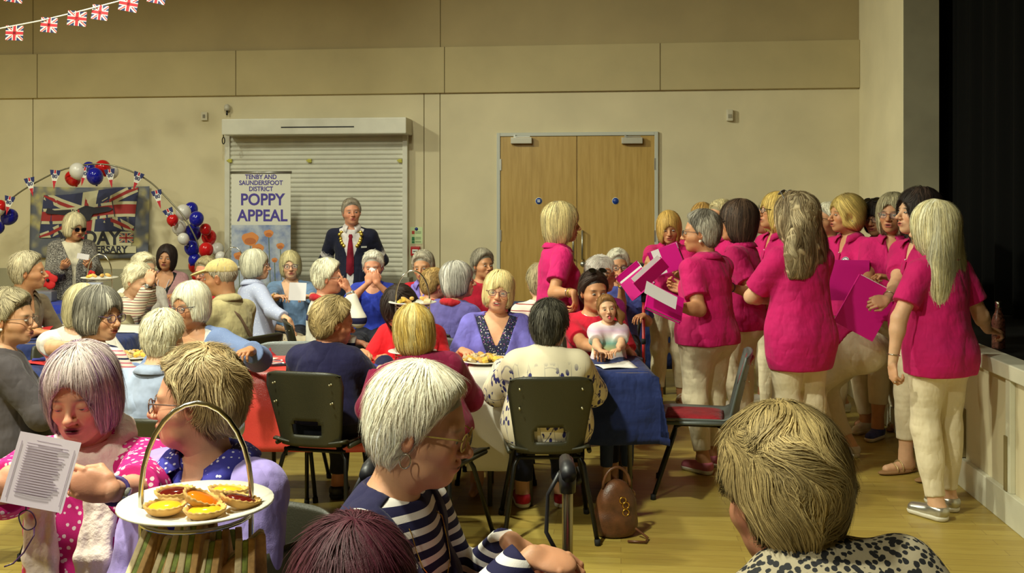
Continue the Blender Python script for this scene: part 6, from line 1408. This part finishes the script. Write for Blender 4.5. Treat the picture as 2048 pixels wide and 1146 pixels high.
WSH = fabric('white_shirt_cloth', (214, 208, 206))
person('grey haired man in a navy suit wearing a gold chain of office', 703, 395, 207, 'stand', 182, head=(14, 0, 3), sex='m', fat=.88, hs=.92, hair='short', hair_col=(150, 140, 122), ht=.012, bang=False, detail=1, skin='red', top=dict(m=WSH, sl=.9, neck='crew', hem=-.1), over=dict(name='suit_jacket', m=fabric('navy_suit_cloth', (28, 30, 50)), sl=1.9, open=.050, hem=-.26, off=.018), bottom=dict(m=BTR), shoes=DARKSH, arms={'B': 'back'}, extras=[collar(WSH, h=.045, spread=.02), tie, chain, nametag])
# ------------------------------------------------------------------ middle table guests
person('curly fair haired person in a navy jumper seen from behind, looking right', 668, 592, 385, 'sit', -14, head=(-48, 10, 0), lean=0, fat=1.08, hair='curly', hair_col=(156, 134, 88), streak=(186, 164, 116), ht=.024, detail=2, skin=(196, 130, 96), top=dict(name='jumper', m=NAVYK, sl=1.85, off=.018), bottom=dict(m=DTR), shoes=DARKSH, arms={'B': 'table'}, extras=[necklace(METAL, .40, .003)], group=GSEAT)
person('dark wavy haired woman in a red T-shirt with face hidden by her hair', 800, 566, 347, 'sit', 165, head=(-10, 40, 4), lean=14, fat=1.1, hair='long', hl=.24, hw=.11, curl=.006, hair_col=(40, 28, 24), ht=.03, detail=1, sl=.2, sidefall=1, skin='mid', top=dict(m=fabric('bright_red_tee', (196, 22, 34)), sl=.75), bottom=dict(m=DTR), arms={'B': 'table'}, group=GSEAT)
BURG = fabric('burgundy_jumper_knit', (128, 22, 60), .9, .08, 300)
person('blond bobbed woman seen from behind in a burgundy jumper', 826, 606, 415, 'sit', 14, head=(12, 2, -4), side=-9, fat=1.18, lean=4, hair='bob', hair_col=(198, 166, 84), streak=(226, 206, 140), hl=.095, ht=.022, sl=.15, detail=2, noeye=1, top=dict(name='jumper', m=BURG, sl=1.85, off=.020), bottom=dict(m=fabric('floral_dark_trousers', (52, 46, 66))), shoes=DARKSH, arms={'B': 'table'}, chair_yaw=-22, group=GSEAT)
LILC = fabric('periwinkle_cardigan', (112, 104, 190)); FLOR = dotted('small_flower_print', (40, 42, 66), (150, 120, 190), 85, .42, cells=[(70, 80, 160), (170, 90, 160), (206, 200, 196), (96, 120, 100)])
person('smiling blond woman with glasses in a periwinkle cardigan and flowered top', 997, 540, 330, 'sit', 180, head=(-2, -2, -6), fat=1.22, bust=1.25, bang=.040, part=-.014, hair='bob', hair_col=(220, 200, 144), hl=.085, ht=.02, fw=.062, detail=2, skin=(222, 166, 128), lip=(190, 90, 90), mouth=.35, glasses=(96, 40, 60), top=dict(name='flowered_top', m=FLOR, neck='deepV', sl=0), over=dict(name='cardigan', m=LILC, sl=1.25, open=.085, loose=.012), bottom=dict(m=DTR), arms={'B': 'table'}, extras=[necklace(GOLD, .35, .0018, .009), teeth], group=GSEAT)
person('short dark haired woman seen from behind in a cream blouse with navy leaf print', 1100, 599, 395, 'sit', 2, head=(-30, 4, 0), fat=1.12, hair='short', hair_col=(46, 44, 36), streak=(96, 92, 80), ht=.026, lift=.016, curl=.003, detail=2, skin='mid', glasses=(150, 60, 60), top=dict(name='blouse', m=mat('navy_leaf_print', None, .8, build=leaf_print), sl=1.8, off=.022, loose=.02, hem=-.16, flare=.035, neck='crew'), bottom=dict(m=fabric('indigo_denim', (30, 32, 50))), shoes=REDSH, arms={'B': 'table'}, extras=[collar(dotted('red_navy_scarf_print', (40, 36, 60), (170, 40, 50), 60, .4), r=(.062, .064), h=.03, spread=.01)], group=GSEAT)
REDJ = fabric('red_football_shirt', (196, 24, 52))
def sport_stripes(i):
    mb = MB()
    for S in 'LR':
        a, b = i['sh'][S], i['el'][S]; ax = unit(b-a); sg = 1 if S == 'R' else -1; out = unit(i['Rt'][:, 0]*sg+np.array([0, 0, .3])-ax*.0); out = unit(out-ax*(out@ax)); sd = np.cross(ax, out)
        for j in (-1, 0, 1): mb.tube([a+out*.058*i['k']*cos(j*.28)+sd*(.058*sin(j*.28))+ax*t*.27*.58*i['k'] for t in (0.05, .5, 1)], .0035, 5)
    mb.obj('white_sleeve_stripes', WSH, i['root'])
person('young dark haired woman with sunglasses on her head in a red striped sleeve shirt', 1188, 540, 322, 'sit', 176, head=(20, 4, 0), hair='short', hair_col=(50, 32, 24), ht=.016, bang=False, sl=.1, back=1, detail=2, skin='tan', glasses=((24, 18, 16), True), gpos=1, top=dict(name='sports_shirt', m=REDJ, sl=.75), bottom=dict(m=DTR), arms={'R': (('w', 1200, 700, 345), {}), 'L': 'table'}, extras=[collar(WSH, h=.02, r=(.060, .062), spread=.006), sport_stripes], group=GSEAT)
def pastel(t):
    v = t.coord(); sp = t.add('ShaderNodeSeparateXYZ'); t.link(v, sp.inputs[0]); t.col(t.ramp(t.math('FRACT', t.math('MULTIPLY', sp.outputs[2], 5.5)), [(0, srgb(206, 180, 206)), (.25, srgb(222, 214, 206)), (.4, srgb(206, 206, 140)), (.6, srgb(140, 196, 180)), (.8, srgb(222, 214, 210)), (1, srgb(206, 170, 196))]))
def tongue(i): mb = MB(); mb.sphere(i['Hd']((0, .098, -.078)), (.008, .006, .010), 10); mb.obj('tongue', mat('tongue_pink', (206, 90, 96), .3), i['root'])
def pigtail(i):
    V, Q = surfnet([seg(i['Hd']((-.08, -.03, -.01)), i['Hd']((-.105, -.02, -.08)), .022, .026, k=.02), seg(i['Hd']((-.105, -.02, -.08)), i['Hd']((-.10, .0, -.15)), .024, .010, k=.02)], .005, lambda x, y, z: .004*waves(3, 5, (70, 160))(x, y, z)); link('pigtail', np_mesh('pigtail', V, Q, cols=np.tile(lin((130, 92, 52)), (len(V), 1)), mats=[HAIRM]), i['root'])
person('little girl in a pastel striped T-shirt sticking out her tongue', 1214, 587, 343, 'sit', 186, head=(-4, -4, 8), child=True, seatz=.62, chair=False, hair='short', hair_col=(140, 100, 58), ht=.010, bang=False, sl=.07, detail=2, skin='fair', mouth=.7, top=dict(m=mat('pastel_stripe', None, .85, build=pastel), sl=.7), bottom=dict(m=fabric('denim', ())), arms={'R': (('w', 1205, 716, 365), dict(wd=(.5, -.5, 0))), 'L': (('w', 1235, 716, 365), dict(wd=(-.5, -.5, 0)))}, extras=[tongue, pigtail])
person('white haired person in a magenta top behind the woman with sunglasses', 1203, 513, 282, 'sit', -25, head=(-40, 4, 0), hair='short', hair_col=(222, 214, 204), ht=.03, curl=.005, detail=1, skin='red', glasses=(150, 50, 60), top=dict(m=fabric('magenta_knit', (150, 30, 116)), sl=1.7), bottom=dict(m=DTR), group=GSEAT)
person('white haired woman with glasses in a blue top resting her chin on her hand', 1236, 498, 252, 'sit', 175, head=(8, 4, 0), hair='short', hair_col=(206, 200, 180), ht=.026, curl=.004, detail=1, skin='tan', glasses=(50, 36, 60), top=dict(m=fabric('blue_violet_tee', (76, 84, 160)), sl=.9), bottom=dict(m=DTR), arms={'R': (('w', 1243, 566, 260), dict(wd=(-.3, .2, 1), wn=(0, -1, 0), curl=1.1, wh=(.4, 0, -1))), 'L': 'table'}, extras=[watch('R', GOLD, WFA)], group=GSEAT)
S10 = stripes('white_red_thin_stripe', (220, 212, 198), [(.0, .14, (150, 60, 60))], .045)
person('ash blond person seen from behind in a white thin striped top', 1078, 527, 282, 'sit', 10, head=(6, 0, 0), hair='short', hair_col=(166, 152, 116), ht=.022, detail=1, noeye=1, top=dict(name='striped_top', m=S10, sl=.9), bottom=dict(m=GTR), group=GSEAT)
# ------------------------------------------------------------------ the choir in pink polo shirts
BRC = [watch('R', mat('bracelet_gold_band', (206, 176, 90), .3, metal=.8), WFA, .03, .006), bangle('R', METAL, .05)]
person('choir leader in profile facing right, shoulder length pale blond hair', 1124, 404, 292, 'stand', -78, head=(-10, 2, 0), hair='bob', hair_col=(216, 198, 140), streak=(150, 136, 100), streak_amt=-.1, hl=.13, ht=.024, fw=.070, sl=.2, detail=2, skin='tan', mouth=.4, top=polo(), bottom=dict(m=WTR), shoes=SHOEW, arms={'R': (('w', 1147, 585, 315), dict(wd=(.2, -.1, -1), wh=(-.6, 0, -1))), 'L': ('hold', dict())}, extras=PX()+BRC, group=None)
person('fair haired choir member facing the tables, looking down, by the door frame', 1338, 420, 243, 'stand', 166, head=(6, 12, 2), bang=.038, part=-.01, hair='bob', hair_col=(196, 160, 86), hl=.12, ht=.018, sl=.2, detail=2, skin='tan', top=polo(), bottom=dict(m=WTR), shoes=SAND, arms={'R': (('w', 1318, 548, 262), dict(wd=(-.8, -.3, .3), wh=(-1, 0, -.6))), 'L': ('hold', {})}, extras=PX())
person('choir member with cropped grey hair and pearl earring, back turned, holding a folder', 1402, 419, 322, 'stand', 38, head=(36, 2, 0), fat=1.18, hair='short', hair_col=(164, 158, 144), streak=(96, 90, 80), ht=.020, bang=False, detail=2, skin='tan', glasses=(40, 34, 50), top=polo(fat=1), bottom=dict(m=WTR), shoes=PKSH, arms={'L': (('w', 1338, 612, 340), dict(wd=(-.5, -.1, .5), wn=(0, -1, .2), curl=1, wh=(.1, -.5, -1))), 'R': 'hold'}, extras=PX(False)+[earring(PEARL, .010, .008)])
person('choir member with a dark brown bob, smiling, behind the grey cropped one', 1474, 400, 298, 'stand', 62, head=(22, 0, 0), fat=1.05, hair='bob', hair_col=(58, 44, 36), streak=(96, 74, 58), streak_amt=-.2, hl=.13, ht=.026, fw=.068, sl=.2, detail=2, skin='tan', mouth=.5, glasses=(40, 30, 30), top=polo(), bottom=dict(m=WTR), shoes=SHOEW, arms={'L': (('w', 1462, 575, 318), dict(wd=(-.3, 0, 1), wh=(.6, -.3, -1))), 'R': 'hold'}, extras=PX(False)+[bangle('L', mat('blue_bead', (30, 40, 150), .3), .0)])
person('choir member whose ginger blond crown shows above the grey cropped head', 1404, 404, 226, 'stand', 150, head=(0, 6, 0), hair='bob', hair_col=(190, 150, 84), detail=0, top=polo(), bottom=dict(m=WTR), shoes=SHOEW, extras=PX(False))
person('choir member with pale wavy hair half hidden behind the dark bob', 1440, 399, 246, 'stand', 112, head=(8, 0, 0), hair='curly', hair_col=(200, 186, 140), detail=1, skin='tan', top=polo(), bottom=dict(m=WTR), shoes=SHOEW, extras=PX(False))
person('choir member with blond fringe and dark glasses looking up left', 1552, 384, 268, 'stand', 112, head=(-14, -8, 0), bang=.034, hair='bob', hair_col=(206, 176, 96), hl=.14, ht=.02, detail=1, skin='tan', mouth=.3, glasses=(36, 28, 24), top=polo(), bottom=dict(m=WTR), shoes=SHOEW, arms={'B': 'hold'}, extras=PX())
person('choir member with only her profile showing left of the blond fringe', 1536, 402, 244, 'stand', 100, head=(0, -4, 0), hair='short', hair_col=(180, 170, 140), detail=0, skin='red', top=polo(), bottom=dict(m=WTR), shoes=SHOEW, extras=PX(False))
person('choir member with long curly grey brown hair and sunglasses on top, back turned', 1590, 386, 345, 'stand', 24, head=(20, 2, 0), fat=1.06, hair='long', hair_col=(122, 104, 76), streak=(190, 172, 136), streak_amt=.1, hl=.30, hw=.165, hd=.062, ht=.030, curl=.011, sl=.12, detail=2, glasses=((120, 118, 120), True), gpos=1, noeye=1, top=polo(hem=-.22, sl=.8, flare=.02), bottom=dict(m=WTR, name='shorts', end=.56, wide=.02), shoes=SHOEW, arms={'L': (('l', .00, .25, 1.06), dict(d=(1, .1, .1), n=(0, 1, .2), hint=(-1, .15, -.5))), 'R': 'fold'}, extras=PX(False))
person('choir member with white curls and dark glasses looking left', 1655, 404, 250, 'stand', 100, head=(0, -4, 0), hair='curly', hair_col=(212, 206, 184), detail=1, skin='tan', glasses=(30, 26, 30), top=polo(), bottom=dict(m=WTR), shoes=SHOEW, arms={'B': 'hold'}, extras=PX(False))
person('choir member in profile with blond bob tucked behind her ear', 1692, 387, 275, 'stand', 122, head=(-24, 0, 0), bang=.058, hair='bob', hair_col=(196, 170, 96), roots=(120, 100, 70), hl=.09, fw=.07, earout=1, ht=.018, back=1, detail=2, skin='tan', mouth=.2, top=polo(), bottom=dict(m=WTR), shoes=SHOEW, arms={'B': 'hold'}, extras=PX()+[earring(METAL, .005)])
person('choir member with black fringe, glasses and sunglasses pushed up', 1755, 396, 272, 'stand', 138, head=(-4, 4, 4), hair='bob', hair_col=(34, 26, 24), hl=.09, ht=.018, detail=2, skin='tan', glasses=(26, 22, 22), top=polo(), bottom=dict(m=WTR), shoes=GOLDS, arms={'R': (('w', 1730, 530, 285), dict(wd=(-1, -.1, .0), wn=(0, -.3, 1), curl=.4)), 'L': 'hold'}, extras=PX()+[lambda i: (lambda g: setattr(g, 'matrix_local', i['HM']@Matrix.Translation((0, -.02, .056))@Matrix.Rotation(radians(45), 4, 'X')))(link('sunglasses', glasses_mesh((20, 18, 18), True), i['root']))])
person('choir member with straight ash grey bob and glasses facing the hall', 1785, 384, 288, 'stand', 146, head=(0, 2, -2), hair='bob', hair_col=(150, 140, 108), streak=(196, 186, 150), bang=False, hl=.125, ht=.018, detail=2, skin='tan', glasses=(120, 80, 80), mouth=.2, top=polo(), bottom=dict(m=WTR, end=.8), shoes=BLUSH, arms={'R': (('w', 1742, 590, 300), dict(wd=(-1, -.1, .2), curl=.8)), 'L': (('w', 1778, 555, 300), dict(wd=(-.9, 0, .2), curl=1))}, extras=PX()+[ring('L', GOLD)])
person('choir member with long near black wavy hair gazing left over her folder', 1835, 376, 332, 'stand', 112, head=(-14, -4, 0), hair='long', hair_col=(42, 34, 32), streak=(84, 66, 58), streak_amt=-.25, hl=.20, curl=.008, lift=.012, fw=.066, bang=False, ht=.026, detail=2, skin='fair', top=polo(), bottom=dict(m=WTR, end=.85), shoes=GOLDS, arms={'R': (('w', 1768, 618, 350), dict(wd=(-1, -.2, -.1), wn=(0, -.8, .4), curl=.9, wh=(.4, 0, -1))), 'L': (('w', 1765, 612, 320), dict(wd=(-1, .1, .2), curl=.8))}, extras=PX()+[bangle('R', METAL)])
person('nearest choir member with long straight white blond hair, silver trainers, back turned', 1866, 402, 376, 'stand', 28, head=(14, 2, 0), fat=1.05, hair='long', hair_col=(206, 196, 152), streak=(228, 222, 190), hl=.38, hw=.138, ht=.026, sl=.22, detail=2, noeye=1, top=polo(hem=-.15, flare=.018), bottom=dict(m=WTR, end=.96), shoes=SILV, arms={'L': (('w', 1783, 735, 388), dict(wd=(.05, -.1, -1), wn=(-1, -.2, 0), curl=.9, wh=(-.5, -.2, .2))), 'R': (('w', 1975, 660, 360), dict(wd=(.9, .1, -.15), wn=(.1, -.3, 1), curl=.9, wh=(.5, 0, -1)))}, extras=PX(False)+[bangle('L', METAL), ring('L', METAL)])
person('choir member bending forward behind the magenta folders, head out of sight', 1560, 560, 300, 'stand', 52, lean=64, k=.96, zp=.70, pel=(1698, 700, 312), fat=1.15, head=(0, 20, 0), hair='short', hair_col=(150, 140, 120), detail=1, noeye=1, top=polo(hem=.02), bottom=dict(m=WTR), shoes=SHOEW, legs={'R': ((.10, .22, .44), (.10, .03, .085)), 'L': ((-.10, .24, .44), (-.10, .05, .085))}, arms={'B': (('l', .02, .30, .62), {})}, extras=PX(False))
for o in list(bpy.data.objects):
    if o.get('label', '').startswith(('choir', 'fair haired choir', 'nearest choir')) and o.get('category') == 'person': o['group'] = GCH
# folders and papers held by the choir
folder(1648, 560, 288, (0, 0, -12), 'wide magenta folder held open between the curly haired back and the reaching hand', .30, .28, papers=2)
folder(1694, 596, 335, (0, 28, -8), 'magenta folder tilted down in the hands of the black haired choir member', .25, .32)
folder(1296, 590, 345, (-58, 24, 0), 'magenta folder with loose white pages held by the grey cropped choir member', .22, .24, 0, 8)
folder(1252, 540, 262, (20, 48, 0), 'magenta folder with white page edges standing left of the group', .22, .22, 20, 6)
folder(1275, 575, 300, (30, -42, 0), 'folder seen edge on with a thick white page stack', .25, .10, 0, 14)
folder(1305, 530, 262, (0, -22, 0), 'magenta folder in front of the fair haired choir member', .24, .20, 25, 4)
sheet_of_paper(1322, 590, 352, .20, .14, 'loose white song page on the folder of the grey cropped choir member', 28, 0, -62)
o = MB().box(-.16, .16, -.12, .12, 0, .55, bev=.01).obj('speaker_box', mat('speaker_black', (22, 22, 24), .6)); o.location = WZ(1290, 215, .45); o.location.z = .0; o.scale = (1, 1, 2.0); tag(o, 'dark box standing behind the fair haired choir member', 'box')
# hanging garment over the chair of the lilac haired woman
# ------------------------------------------------------------------ chairs under the guests
for c in CHAIRS:
    nm = c['label']; y = c['yaw']; put_chair(c['p'][0], c['p'][1], y, 'chair of the '+' '.join(nm.split()[:13]), red='denim' in nm)
def jacket_on_chair(i):
    a = i['root'].location; q = [seg((-.19, -.25, .80), (.19, -.25, .80), .035, k=.03), ell((0, -.285, .66), (.235, .03, .18), k=.04), ell((0, -.215, .70), (.22, .02, .12), k=.04)]
    V, Q = surfnet(q, .009, lambda x, y, z: .006*waves(6, 6, (20, 60), (1, 1, .4))(x, y, z)); o = link('draped_coat', np_mesh('draped_coat', V, Q, mats=[fabric('cream_coat_cloth', (206, 198, 172))])); o.location = a; o.rotation_euler = (0, 0, radians(i['yaw'])); tag(o, 'cream coat draped over the chair of the lilac haired woman', 'coat')
jacket_on_chair(P1)
c = WZ(1400, 350); put_chair(c.x, c.y, 78, 'empty grey chair with dark red pads facing the navy table end', red=True)
c = WZ(566, 349); put_chair(c.x, c.y, 182, 'empty chair with red back pad behind the red tablecloth', red=True)
c = WZ(1365, 820); put_chair(c.x, c.y-.10, 0, 'empty chair with only its top edge showing at the photo bottom')
